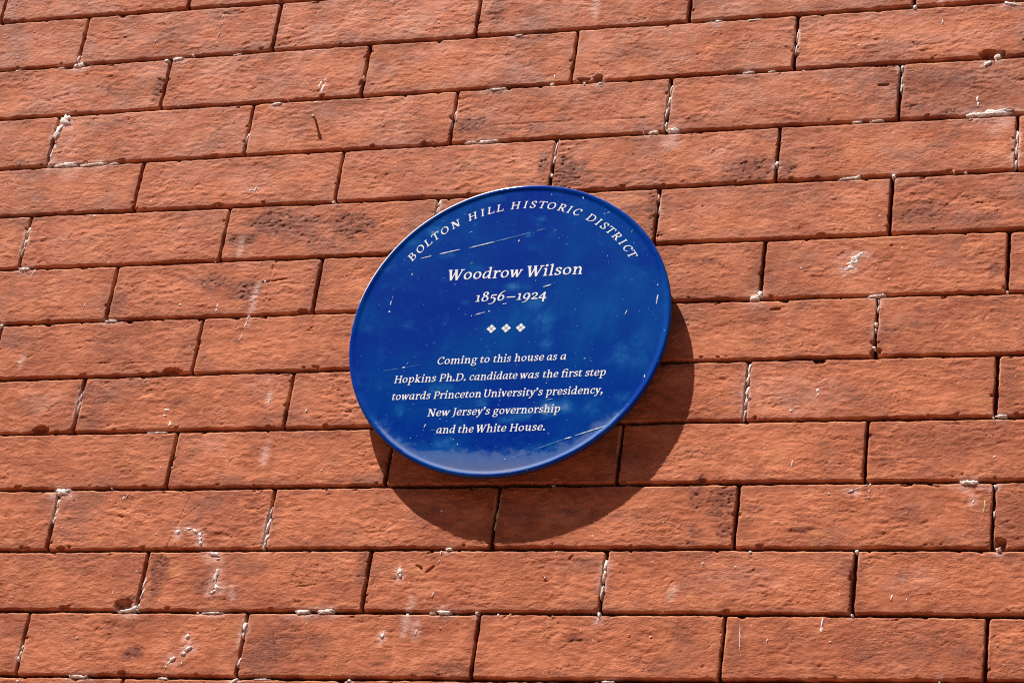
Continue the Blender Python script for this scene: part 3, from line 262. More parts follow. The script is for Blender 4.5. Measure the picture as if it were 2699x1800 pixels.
VV, FF, AT = [], [], {'tint': [], 'dark': [], 'pale': [], 'lit_arris': [], 'hgt': []}
nv = 0
DARK = np.array(D['dark'])*np.array([1, 1, 1.25, 1.25, 1.05]); PALE = np.array(D['bloom']+[[q[0], q[1]-.3*q[3], q[2]*1.1+.003, q[3]*1.1+.004, .8] for q in D['dab'] if q[5] in (1, 3)]); CHIP = np.array(D['chip']); GRV = np.array(D['groove']); RING = np.array(D['rings']); TINT = np.array(D['tint'])
def axis(L, res, fine):
    e = [0, .0004, .0009, .0016, .0025, .0036] if fine else [0, .0015, .004]
    n = max(2, int(round((L-2*e[-1])/res)))
    return np.array(e[:-1] + list(np.linspace(e[-1], L-e[-1], n+1)) + [L-a for a in reversed(e[:-1])])
HJ, VJ = .0041, .0035                          # joint widths
def brick(k, xa, xb, bid):
    """brick of the course under joint k, between joint centres xa and xb"""
    global nv
    xm = (xa+xb)/2; ym = float(jy(k, xm)+jy(k+1, xm))/2
    near = -.82 < xm < .66 and -.92 < ym < .15
    mid = -1.4 < xm < 1.3 and -1.5 < ym < .7
    res = .00105 if near else (.004 if mid else .02)
    r1, r2, r3, r4 = (hash2(np.array([bid]), np.array([j]), 5)[0] for j in range(4))
    L = xb-xa; H = CH
    u = axis(L-VJ, res, near); v = axis(H-HJ, res, near)
    U, Vg = np.meshgrid(u, v)
    Lb, Hb = L-VJ, H-HJ
    s = bid*13 % 9973
    x = xa+VJ/2+U
    yb = jy(k+1, x)+HJ/2; yt = jy(k, x)-HJ/2
    y = yb+(yt-yb)*Vg/Hb
    wob = .0008 if near else .0004
    eb = np.exp(-(np.minimum(Vg, Hb-Vg)/.006)**2); el = np.exp(-(np.minimum(U, Lb-U)/.006)**2)
    sgn = np.where(Vg < Hb/2, 1, -1); sgx = np.where(U < Lb/2, 1, -1)
    y = y+sgn*eb*wob*(fbm(x/.012, y*0+sgn*3.3+s, 31, 3)*1.5+fbm(x/.09, y*0+sgn*9.3+s, 32, 2))
    x = x+sgx*el*wob*(fbm(y/.010, x*0+sgx*5.1+s, 33, 3)*1.5+(r1-.5))
    xw, yw = x, y
    du = np.minimum(U, Lb-U); dv = np.minimum(Vg, Hb-Vg)
    rc = .0012+.0022*r2
    d = np.minimum(du, dv)
    cm = (du < rc) & (dv < rc)
    d = np.where(cm, rc-np.hypot(rc-du, rc-dv), d)
    rr = .0012+.0011*(fbm(xw/.02, yw/.02, 41, 2)+.4)
    rr = np.clip(rr, .0008, .0034)
    t = np.clip(1-d/rr, 0, 1)
    drop = rr*(1-np.sqrt(np.clip(1-t*t, 0, 1)))
    drop = np.where(d < 0, rr+.004*np.clip(-d/.0012, 0, 1), drop)
    z = -drop+.0004*(r3-.5)
    hgt = np.full_like(x, .5); dark = np.zeros_like(x); pale = np.zeros_like(x)
    if near or mid:
        f = 1 if near else .8
        wx = xw+.004*fbm(xw/.02, yw/.02, 3, 2); wy = yw+.003*fbm(xw/.02, yw/.02, 4, 2)
        low = .00055*fbm(xw/.045, yw/.03, 11, 3)
        mod = .35+.9*sstep(-.45, .55, fbm(xw/.05, yw/.035, 19, 2))
        qf = fbm(wx/.0125, wy/.0050, 12, 3)*2.6+.5*fbm(wx/.0042, wy/.0020, 15, 2)+s*.1
        fl = np.floor(qf)+sstep(.34, .66, qf-np.floor(qf))-s*.1
        w1 = fbm(wx/.0200, wy/.0075, 13, 3)
        z = z+low+f*mod*(.65+.5*r2)*(.00030*fl+.00030*w1)*sstep(0, .004, d)
        cr = np.abs(fbm(wx/.034+s*.37, wy/.0105, 16, 3)); cm_ = sstep(.02, .35, fbm(xw/.040, yw/.022, 17, 2))
        z = z-.00055*cm_*(1-sstep(.008, .05, cr))*sstep(0, .005, d)*f
        hgt = (np.clip(.5+.22*(fl-qf.mean()+s*.1)+.3*w1, 0, 1))
        z = z+.00020*fbm(wx/.0050, wy/.0022, 14, 2)*f
    if near:
        def near_of(A, mx, my): return A[(A[:, 0]+mx > xa) & (A[:, 0]-mx < xb) & (A[:, 1]+my > ym-H) & (A[:, 1]-my < ym+H)]
        wn_ = fbm(xw/.012, yw/.008, 51, 3)
        for cx, cy, rx, ry, a in near_of(DARK, .1, .05):
            q = np.hypot((xw-cx)/rx, (yw-cy)/ry)+.55*wn_
            dark = np.maximum(dark, a*(1-sstep(.45, 1.1, q)))
        for cx, cy, rx, ry, a in near_of(PALE, .1, .06):
            q = np.hypot((xw-cx)/rx, (yw-cy)/ry)+.5*wn_
            pale = np.maximum(pale, a*(1-sstep(.2, 1.15, q)))
        # every brick carries some weathering of its own
        grime = (1-sstep(.0015, .013, d+.006*fbm(xw/.025+s, yw/.014, 66, 3)))
        dark = np.maximum(dark, .34*grime*(.4+r1))
        ws = fbm(xw/.035+s, yw/.022, 61, 3)
        dark = np.maximum(dark, .5*sstep(.30, .62, ws)*(.3+r4))
        pale = np.maximum(pale, .30*sstep(-.50, -.02, yw)*sstep(-.35, .4, fbm(xw/.07, yw/.03, 63, 3)))
        pit = sstep(.12, .34, fbm(xw/.006, yw/.0038, 71, 3))
        z = z-.0008*pit*sstep(.45, .9, dark)
        spall = sstep(.30, .34, fbm(xw/.016, yw/.010, 73, 3)*.8)*sstep(.50, .8, dark)
        z = z-.0006*spall
        iso = sstep(.60, .70, fbm(xw/.008, yw/.0045, 75, 2))     # scattered small pits
        z = z-.0007*iso
        for cx, cy, rx, ry, dp in near_of(CHIP, .02, .02):
            q = np.hypot((xw-cx)/rx, (yw-cy)/ry)+.35*fbm(xw/.005, yw/.005, 52, 2)
            z = z-dp*.001*(1-sstep(.55, .95, q)); dark = np.maximum(dark, .8*(1-sstep(.5, 1.0, q)))
        for ax, ay, bx, by, w in GRV:
            if max(ax, bx) < xa or min(ax, bx) > xb: continue
            px, py = xw-ax, yw-ay; ex, ey = bx-ax, by-ay
            tt = np.clip((px*ex+py*ey)/(ex*ex+ey*ey), 0, 1)
            q = np.hypot(px-tt*ex, py-tt*ey)/(w*.00015+.00028)
            z = z-(.0003+.0003*w)*(1-sstep(.5, 1.2, q))
        for cx, cy, r_, a in RING:
            if not (xa-.02 < cx < xb+.02 and abs(cy-ym) < H): continue
            q = np.abs(np.hypot(xw-cx, yw-cy)-r_)
            z = z-.0005*(1-sstep(.0003, .0011, q))*(yw > cy-.002)
        e2 = fbm(xw/.014, yw/.010, 81, 3)                        # broken arrises
        z = z-.0030*sstep(.30, .52, e2)*(1-sstep(.0008, .0042, d))
    lit_arris = (1-sstep(.0006, .0019, d))*sstep(-.2, .3, fbm(xw/.03, yw/.03, 91, 2))*np.where(Vg < Hb/2, .35, 1)  # sunlit arris highlight painted into the colour, stronger on the top edge
    P = W(x, y, z)
    ny, nx = x.shape
    idx = np.arange(nx*ny).reshape(ny, nx)
    F = np.stack([idx[:-1, :-1], idx[:-1, 1:], idx[1:, 1:], idx[1:, :-1]], -1).reshape(-1, 4)
    loop = np.concatenate([idx[0, :], idx[1:, -1], idx[-1, -2::-1], idx[-2:0:-1, 0]])
    P = P.reshape(-1, 3); back = P[loop].copy(); back[:, 1] = .016
    n0 = len(P); bi = n0+np.arange(len(loop)); nxt = np.roll(np.arange(len(loop)), -1)
    S_ = np.stack([loop[nxt], loop, bi, bi[nxt]], -1)
    VV.append(np.concatenate([P, back])); FF.append(np.concatenate([F, S_])+nv)
    nb = len(back); tq = np.hypot(TINT[:, 0]-xm, (TINT[:, 1]-ym)*3); ti = TINT[tq.argmin(), 2]*1.25-.12+.1*(r1-.5) if near and tq.min() < .1 else r1*.9
    ti = min(max(ti, 0), 1)
    AT['hgt'].append(np.concatenate([hgt.ravel(), np.full(nb, .3)])); AT['tint'].append(np.full(n0+nb, ti)); AT['dark'].append(np.concatenate([dark.ravel(), np.full(nb, .9)]))
    AT['pale'].append(np.concatenate([pale.ravel(), np.zeros(nb)])); AT['lit_arris'].append(np.concatenate([lit_arris.ravel(), np.zeros(nb)]))
    nv += n0+nb

bid = 0
for k in range(K0, K1):
    if -1 <= k <= 12: js = list(D['V'][k+1])
    else: js = [D['V'][1][1]+(.5*PITCH if (k % 2) else 0)+.004*math.sin(k*7.3)]
    while js[0] > WALL_X0: js.insert(0, js[0]-PITCH)
    while js[-1] < WALL_X1: js.append(js[-1]+PITCH)
    for a, b in zip(js[:-1], js[1:]):
        bid += 1; brick(k, a, b, bid)
# part: every brick face
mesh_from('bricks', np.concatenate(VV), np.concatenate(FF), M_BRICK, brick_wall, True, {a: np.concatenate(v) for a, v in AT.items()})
VV = FF = AT = None

# part: the mortar bed behind and between them, as a thick slab
def grid_part(name, xs, ys, zf, mat, parent):
    X, Y = np.meshgrid(xs, ys); P = W(X, Y, zf(X, Y)).reshape(-1, 3)
    ny, nx = X.shape; idx = np.arange(nx*ny).reshape(ny, nx)
    F = np.stack([idx[:-1, :-1], idx[:-1, 1:], idx[1:, 1:], idx[1:, :-1]], -1).reshape(-1, 4)
    loop = np.concatenate([idx[0, :], idx[1:, -1], idx[-1, -2::-1], idx[-2:0:-1, 0]])
    back = P[loop].copy(); back[:, 1] = .30; bi = len(P)+np.arange(len(loop)); nx_ = np.roll(np.arange(len(loop)), -1)
    S_ = np.stack([loop[nx_], loop, bi, bi[nx_]], -1)
    return mesh_from(name, np.concatenate([P, back]), np.concatenate([F, S_]), mat, parent)
xs = np.concatenate([np.arange(-2.9, -.8, .05), np.arange(-.8, .64, .003), np.arange(.65, 2.95, .05)])
ys = np.concatenate([np.arange(-GZ, -.92, .05), np.arange(-.92, .16, .0022), np.arange(.18, 2.7, .05)])
grid_part('mortar', xs, ys, lambda x, y: -.0085+.0014*fbm(x/.012, y/.012, 101, 3)+.0009*noise(x/.08, y/.08, 102), M_MORTAR, brick_wall)

# part: dabs, drips and smears of lime left on the face and in the joints
def dabs():
    V, F, T = [], [], []
    def one(x, y, w, h, ang, k):
        n = int(np.clip(10+(w+h)*900, 10, 30)); t = np.linspace(0, 2*np.pi, n, endpoint=False)
        s = random.randrange(9999)
        a = -math.radians(ang)
        jit = .86+.75*fbm(np.cos(t)*1.7+s, np.sin(t)*1.7, s % 97, 3)+.22*(np.array([random.random() for _ in t])-.5)
        ex = .75
        ux = np.sign(np.cos(t))*np.abs(np.cos(t))**ex*w/2*jit; uy = np.sign(np.sin(t))*np.abs(np.sin(t))**ex*h/2*jit
        # ang: tilt of the long axis, clockwise lean for tall marks
        if h > w: ca, sa = math.cos(a), math.sin(a)
        else: ca, sa = math.cos(a), math.sin(a)
        X = x+ux*ca-uy*sa; Y = y+ux*sa+uy*ca
        if k == 1: top = .0005+min(w, h)*.10; edge = .0001
        elif k == 3: top, edge = .0004, .00015
        elif k == 4: top, edge = -.0012, -.002
        else: top, edge = .0004, -.0001
        if k == 1 and h > 2*w and w < .0045: top, edge, w = -.0009, -.0022, w*.85
        b = len(V)
        rings = ((1.0, -.006), (1.0, edge), (.82, edge+(top-edge)*.6), (.5, top*.95))
        for f, z in rings:
            zz = z+(0 if z < -.005 else 1)*.0005*np.array([random.random()-.5 for _ in t])*(1 if k != 0 else .6)
            V.extend(W(x+(X-x)*f, y+(Y-y)*f, zz)); T.extend([1.0 if k == 2 else (.35 if k == 4 else 0)]*n)
        V.append(W(x, y, top+.0002)); T.append(1.0 if k == 2 else (.35 if k == 4 else 0))
        for r in range(3):
            for i in range(n):
                j = (i+1) % n; F.append((b+r*n+i, b+r*n+j, b+(r+1)*n+j, b+(r+1)*n+i))
        for i in range(n): F.append((b+3*n+i, b+3*n+(i+1) % n, b+4*n))
    for x, y, w, h, ang, k in D['dab']:
        one(x, y, w, h, ang, k)
        if k in (1, 3) and not (h > 2*w and w < .0045):                        # crumbs round the big ones
            for _ in range(int(w*80+h*80)):
                g = 1.25
                one(x+random.gauss(0, w*.42*g), y+random.gauss(0, h*.42*g), random.uniform(.0008, .0028), random.uniform(.0006, .0018), random.uniform(-30, 30), 0)
    for _ in range(90):                        # stray specks
        one(random.uniform(-.75, .6), random.uniform(-.88, .1), random.uniform(.0006, .0016), random.uniform(.0006, .0022), random.uniform(-20, 20), 0)
    return mesh_from('lime_smears', np.array(V), F, M_LIME, brick_wall, True, {'tone': T})
dabs()

# ------------------------------------------------------------------ the plaque
PX, PY, PR = D['plaque']
plaque = empty('plaque', (PX, 0, PY+GZ), 'round blue enamel plaque with white lettering, mounted proud of the red brick wall', 'plaque')
ZF = .0222
def prof():
    R = PR; p = [(r, ZF+.0000) for r in np.linspace(0, R-.0082, 90)]
    p += [(R-.0070, ZF+.00008), (R-.0064, ZF+.0002), (R-.0056, ZF+.0005), (R-.0048, ZF+.0008), (R-.0041, ZF+.00098)]
    for a in np.linspace(100, -50, 15):
        p.append((R-.0026+.0026*math.cos(math.radians(a)), ZF+.0011-.0026+.0026*math.sin(math.radians(a))))
    p += [(R-.0026, .0165), (R-.004, .0155)]
    return p
def disc():
    p = prof(); n = 240; th = np.linspace(0, 2*np.pi, n, endpoint=False)
    V = [(0, -ZF, 0)]; hz = []; ds = []
    for r, z in p[1:]:
        for a in th: V.append((r*math.cos(a), -z, r*math.sin(a)))
    m = len(p)-1; F = [(0, 1+(i+1) % n, 1+i)[::-1] for i in range(n)]
    F = [(0, 1+i, 1+(i+1) % n) for i in range(n)]
    for j in range(m-1):
        for i in range(n):
            k = (i+1) % n; F.append((1+j*n+i, 1+(j+1)*n+i, 1+(j+1)*n+k, 1+j*n+k))
    V.append((0, -.0155, 0)); L = len(V)-1
    for i in range(n): F.append((L, 1+(m-1)*n+(i+1) % n, 1+(m-1)*n+i))
    A = np.array(V); x, y = A[:, 0]*1000, A[:, 2]*1000
    h = np.zeros(len(A)); w = fbm(x/12, y/12, 5, 3)
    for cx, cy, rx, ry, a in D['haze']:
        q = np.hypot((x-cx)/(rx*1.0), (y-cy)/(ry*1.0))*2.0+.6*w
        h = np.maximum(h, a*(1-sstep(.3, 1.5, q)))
    r = np.hypot(x, y); ang = np.degrees(np.arctan2(y, x)) % 360
    width = 25*np.exp(-((ang-268)/37)**2)+10*np.exp(-((ang-316)/18)**2)+6*np.exp(-((ang-222)/14)**2)
    d = 165-r
    fringe = np.clip(1.0-.60*d/np.maximum(width, 6), 0, 1)**1.3*sstep(2.0, 24, width)*sstep(1.5, 5.0, d)  # pale lavender band, widest at the bottom of the disc
    zz = -A[:, 1]
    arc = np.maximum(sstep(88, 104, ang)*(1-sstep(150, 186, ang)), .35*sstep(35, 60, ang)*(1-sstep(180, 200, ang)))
    rim_glint = arc*(1-sstep(.7, 1.8, d+(1-arc)*1.1))*(zz > .0185)  # sun highlight along the upper-left lip, painted in as pale colour
    o = mesh_from('disc', A, F, M_ENAMEL, plaque, True, {'haze': h, 'fringe': fringe, 'rim_glint': rim_glint, 'edge': 1-sstep(.0190, .0226, zz)})
    return o
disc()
def boss(a):
    V, F = [], []; n = 20; b = 0; cx, cz = .10*math.cos(a), .10*math.sin(a)
    rings = ((.011, .002), (.011, .0015-.0005), (.009, -.0004), (.008, -.004), (.008, -.0156))
    for r, yy in rings:
        for i in range(n): t = 2*math.pi*i/n; V.append((cx+r*math.cos(t), yy, cz+r*math.sin(t)))
    for j in range(len(rings)-1):
        for i in range(n): k = (i+1) % n; F.append((j*n+i, (j+1)*n+i, (j+1)*n+k, j*n+k))
    F.append(tuple(range(n))[::-1]); F.append(tuple(len(V)-n+i for i in range(n)))
    mesh_from('standoff_boss', V, F, M_METAL, plaque, False)
for a in (45, 135, 225, 315): boss(math.radians(a))

# ---- lettering: pen-stroke skeletons swept with a broad nib, outlined on a fine grid
ST, TH = .095, .040
def C(*pts, s=1.0, closed=False):              # curve with nib-modulated width
    P = np.array(pts, float); n = len(P); out = []
    R = range(n if closed else n-1)
    for i in R:
        p = [P[(i+j-1) % n] if closed else P[min(max(i+j-1, 0), n-1)] for j in range(4)]
        for t in np.linspace(0, 1, 9)[:-1]:
            out.append(.5*((2*p[1])+(-p[0]+p[2])*t+(2*p[0]-5*p[1]+4*p[2]-p[3])*t*t+(-p[0]+3*p[1]-3*p[2]+p[3])*t**3))
    out.append(P[0] if closed else P[-1]); Q = np.array(out)
    T = np.gradient(Q, axis=0); th = np.arctan2(T[:, 1], T[:, 0])
    r = TH+(ST-TH)*np.abs(np.sin(th-math.radians(18)))**1.2
    return (np.c_[Q, r*s], False)
def L(x0, y0, x1, y1, r=ST, r2=None, butt=True): return (np.array([[x0, y0, r], [x1, y1, r if r2 is None else r2]]), butt)
def stem(x, y0, y1): return L(x, y0, x, y1)
def foot(x, l=.2, r=.24, y=0, t=.044): return L(x-l, y+t, x+r, y+t, t)
def flag(x, y): return L(x-.25, y-.11, x, y-.03, .042, .07)
def ell(cx, cy, rx, ry, a0=0, a1=360, s=1.0):
    a = np.radians(np.linspace(a0, a1, max(5, int(abs(a1-a0)/22)+1)))
    return C(*[(cx+rx*math.cos(t), cy+ry*math.sin(t)) for t in a], s=s)
def dot(x, y, r=.14): return L(x, y, x+.001, y, r, butt=False)
CAPH, ASC, DES = 1.32, 1.42, -.44
def arch(x0, x1): return [C((x0+.03, .60), (x0+.17, .80), (x0+.36, .915), (x1-.11, .86), (x1, .66), (x1, .34), (x1, .10)), stem(x1, 0, .5)]
def glyph(c):
    H = CAPH
    if c == 'a': return [C((.80, .86), (.62, .93), (.38, .86), (.20, .62), (.16, .36), (.24, .13), (.40, .09), (.60, .24), (.74, .46)), stem(.80, 0, .94), foot(.80, 0, .24)], .05, .03
    if c == 'c': return [C((.74, .76), (.66, .90), (.48, .93), (.28, .78), (.17, .50), (.22, .22), (.42, .07), (.60, .10), (.77, .22)), dot(.72, .77, .105)], .06, .02
    if c == 'd': return [C((.78, .80), (.62, .92), (.38, .86), (.20, .62), (.15, .36), (.24, .13), (.40, .09), (.60, .24), (.74, .46)), stem(.80, 0, ASC), flag(.80, ASC), foot(.80, 0, .24)], .05, .03
    if c == 'e': return [C((.22, .47), (.50, .49), (.76, .56), (.76, .76), (.62, .92), (.42, .90), (.24, .72), (.16, .46), (.24, .18), (.44, .06), (.62, .10), (.79, .23))], .06, .03
    if c == 'f': return [C((.34, .0), (.34, .5), (.36, 1.0), (.50, 1.32), (.68, 1.40), (.86, 1.34)), stem(.34, 0, .9), foot(.34), L(.10, .90, .72, .90, .055)], .0, -.10
    if c == 'ﬁ': return [stem(.34, 0, 1.0), C((.34, .8), (.36, 1.05), (.48, 1.28), (.68, 1.38), (.92, 1.36), (1.04, 1.26)), foot(.34), L(.10, .90, 1.0, .90, .055), stem(.98, 0, .94), foot(.98)], .0, .03
    if c == 'g': return [ell(.44, .60, .27, .31, 0, 360, .95), L(.62, .82, .95, .92, .06), C((.34, .34), (.20, .20), (.30, .07), (.58, .04), (.80, -.06), (.80, -.26), (.56, -.41), (.28, -.40), (.11, -.26), (.18, -.08), (.36, .03), s=.92)], .04, .0
    if c == 'h': return [stem(.28, 0, ASC), flag(.28, ASC), foot(.28)]+arch(.28, .85)+[foot(.85, .14, .24)], .04, .03
    if c == 'i': return [stem(.30, 0, .94), flag(.30, .96), foot(.30), dot(.31, 1.28, .145)], .02, .03
    if c == 'k': return [stem(.28, 0, ASC), flag(.28, ASC), foot(.28), L(.36, .44, .76, .88, .062), L(.62, .90, .98, .90, .05), L(.44, .52, .84, .04, .12), foot(.88, .18, .22)], .04, .0
    if c == 'l': return [stem(.30, 0, ASC), flag(.30, ASC), foot(.30)], .02, .03
    if c == 'm': return [stem(.28, 0, .94), flag(.28, .96), foot(.28)]+arch(.28, .82)+[foot(.82, .12, .18)]+arch(.82, 1.38)+[foot(1.38, .14, .24)], .02, .03
    if c == 'n': return [stem(.28, 0, .94), flag(.28, .96), foot(.28)]+arch(.28, .85)+[foot(.85, .14, .24)], .02, .03
    if c == 'o': return [ell(.48, .48, .34, .41, 0, 360)], .06, .06
    if c == 'p': return [stem(.28, DES, .94), flag(.28, .96), foot(.28, .22, .26, DES), C((.33, .70), (.48, .88), (.68, .92), (.86, .76), (.90, .50), (.80, .20), (.60, .06), (.44, .07), (.30, .15))], .02, .05
    if c == 'r': return [stem(.28, 0, .94), flag(.28, .96), foot(.28), C((.32, .60), (.44, .80), (.58, .90), (.72, .90)), dot(.71, .84, .115)], .02, -.04
    if c == 's': return [C((.66, .80), (.58, .90), (.42, .93), (.25, .84), (.24, .66), (.42, .53), (.60, .42), (.66, .24), (.52, .09), (.32, .07), (.17, .17), s=1.02), L(.68, .92, .67, .68, .05), L(.16, .05, .15, .30, .05)], .05, .05
    if c == 't': return [C((.36, .94), (.33, .6), (.32, .26), (.40, .09), (.54, .09), (.68, .18)), L(.36, .40, .40, 1.16, ST*.95, .04), L(.12, .90, .70, .90, .055)], .0, .0
    if c == 'u': return [flag(.26, .96), C((.26, .94), (.26, .6), (.26, .30), (.36, .10), (.50, .10), (.66, .24), (.80, .46)), stem(.26, .35, .94), stem(.82, 0, .94), flag(.82, .96), foot(.82, 0, .24)], .02, .03
    if c == 'v': return [L(.20, .92, .46, .02, .13, .09), L(.46, .02, .78, .90, .06, .07), L(.02, .90, .36, .90, .05), L(.60, .90, .94, .90, .05)], -.02, -.04
    if c == 'w': return [L(.20, .92, .42, .02, .13, .09), L(.42, .02, .72, .88, .06), L(.70, .92, .90, .02, .13, .09), L(.90, .02, 1.24, .90, .06, .07), L(.02, .90, .36, .90, .05), L(1.06, .90, 1.40, .90, .05), L(.56, .90, .80, .90, .05)], -.02, -.04
    if c == 'y': return [L(.20, .92, .48, .06, .13, .09), C((.80, .90), (.58, .30), (.40, -.12), (.22, -.36), (.08, -.38), s=.85), L(.02, .90, .36, .90, .05), L(.62, .90, .96, .90, .05), dot(.12, -.35, .10)], -.02, -.04
    if c == '.': return [dot(.18, .14, .155)], .04, .06
    if c == ',': return [dot(.20, .13, .15), C((.30, .14), (.29, -.04), (.20, -.18), (.08, -.28), s=.8)], .02, .06
    if c == '’': return [dot(.20, 1.24, .15), C((.30, 1.25), (.29, 1.08), (.20, .95), (.08, .86), s=.8)], .02, .06
    if c == '–': return [L(.02, .47, 1.0, .47, .075)], .05, .05
    # capitals
    def sv(x, y, l=.22, r=.22): return foot(x, l, r, y if y == 0 else y-.104)
    if c == 'B': return [stem(.30, 0, H), sv(.3, 0, .22, .1), sv(.3, H, .22, .1), C((.30, H-.06), (.62, H-.06), (.84, H-.18), (.84, H-.42), (.66, .72), (.36, .70)), C((.36, .70), (.70, .70), (.96, .56), (.96, .26), (.72, .06), (.30, .06))], .04, .05
    if c == 'C': return [C((1.06, H-.28), (.94, H-.10), (.72, H-.05), (.42, H-.22), (.22, .66), (.30, .30), (.54, .07), (.82, .07), (1.08, .28)), L(1.08, H-.02, 1.05, H-.38, .05)], .06, .05
    if c == 'D': return [stem(.30, 0, H), sv(.3, 0, .22, .1), sv(.3, H, .22, .1), C((.30, H-.06), (.70, H-.06), (1.06, H-.24), (1.20, .68), (1.06, .26), (.70, .06), (.30, .06))], .04, .06
    if c == 'H': return [stem(.30, 0, H), stem(1.10, 0, H), sv(.3, 0), sv(.3, H), sv(1.1, 0), sv(1.1, H), L(.3, .69, 1.1, .69, .06)], .04, .04
    if c == 'I': return [stem(.30, 0, H), sv(.3, 0), sv(.3, H)], .05, .05
    if c == 'J': return [stem(.40, .1, H), sv(.40, H, .26, .22), C((.40, .4), (.39, .10), (.30, -.12), (.10, -.26), s=.95)], .0, .04
    if c == 'L': return [stem(.30, 0, H), sv(.3, H), L(.08, .055, .98, .055, .055), L(.98, .02, 1.03, .36, .05)], .04, .02
    if c == 'N': return [L(.28, 0, .28, H, .065), L(.28, H-.02, 1.08, .04, .135), L(1.10, .02, 1.10, H, .065), sv(.28, 0), L(.02, H-.052, .34, H-.052, .052), sv(1.10, H)], .04, .04
    if c == 'O': return [ell(.68, .66, .50, .60, 0, 360, 1.02)], .06, .06
    if c == 'P': return [stem(.30, 0, H), sv(.3, 0), sv(.3, H, .22, .1), C((.30, H-.06), (.66, H-.06), (.92, H-.20), (.92, H-.48), (.72, .60), (.34, .58))], .04, .0
    if c == 'R': return [stem(.30, 0, H), sv(.3, 0), sv(.3, H, .22, .1), C((.30, H-.06), (.64, H-.06), (.88, H-.18), (.88, H-.44), (.68, .64), (.34, .62)), L(.58, .66, 1.0, .04, .12, .115), foot(1.06, .12, .18)], .04, .0
    if c == 'S': return [C((.80, H-.24), (.70, H-.10), (.50, H-.05), (.28, H-.16), (.24, H-.40), (.44, .72), (.72, .54), (.80, .30), (.66, .09), (.40, .06), (.18, .22)), L(.82, H-.04, .81, H-.38, .05), L(.17, .02, .16, .40, .05)], .05, .05
    if c == 'T': return [stem(.58, 0, H), sv(.58, 0), L(.06, H-.06, 1.10, H-.06, .055), L(.06, H, .02, H-.32, .05), L(1.10, H, 1.14, H-.32, .05)], .0, .0
    if c == 'U': return [C((.30, H), (.30, .9), (.30, .42), (.42, .12), (.66, .06), (.92, .14), (1.04, .42), (1.04, .9), (1.04, H-.04)), stem(.30, .5, H), sv(.30, H), sv(1.04, H, .2, .2)], .02, .04
    if c == 'W': return [L(.24, H-.02, .52, -.02, .135, .10), L(.52, -.02, .92, H-.04, .062), L(.86, H-.02, 1.14, -.02, .135, .10), L(1.14, -.02, 1.58, H-.04, .062), L(.02, H-.05, .44, H-.05, .05), L(.70, H-.05, 1.05, H-.05, .05), L(1.36, H-.05, 1.80, H-.05, .05)], -.02, -.06
    # old-style figures
    if c == '1': return [stem(.40, 0, .96), foot(.40, .28, .28), L(.12, .90, .44, .90, .052)], .04, .04
    if c == '2': return [C((.16, .72), (.26, .90), (.46, .94), (.66, .82), (.66, .60), (.46, .34), (.20, .08)), L(.12, .075, .84, .075, .085), dot(.19, .74, .09)], .05, .05
    if c == '4': return [L(.66, -.42, .66, 1.0, .11), L(.08, .14, .98, .14, .07), L(.10, .16, .66, .98, .06)], .02, .04
    if c == '5': return [L(.24, .88, .84, .90, .085), L(.26, .90, .22, .46, .055), C((.22, .44), (.44, .50), (.66, .36), (.72, .06), (.60, -.22), (.36, -.38), (.10, -.40), s=1.05)], .03, .05
    if c == '6': return [C((.80, 1.44), (.52, 1.26), (.28, .92), (.17, .52), (.24, .18), (.46, .06), (.68, .16), (.80, .44), (.70, .72), (.50, .82), (.32, .70), (.22, .50))], .05, .05
    if c == '8': return [C((.46, .80), (.26, .94), (.24, 1.20), (.44, 1.38), (.66, 1.28), (.70, 1.04), (.52, .84), (.26, .66), (.15, .36), (.26, .10), (.46, .05), (.70, .14), (.80, .40), (.68, .66), (.46, .80))], .05, .05
    if c == '9': return [C((.76, .52), (.66, .22), (.46, .14), (.24, .26), (.18, .54), (.30, .84), (.52, .93), (.74, .78), (.80, .42), (.68, .02), (.46, -.28), (.12, -.42))], .05, .05
    raise KeyError(c)
SLANT = .085
CELL = .040
_cache = {}
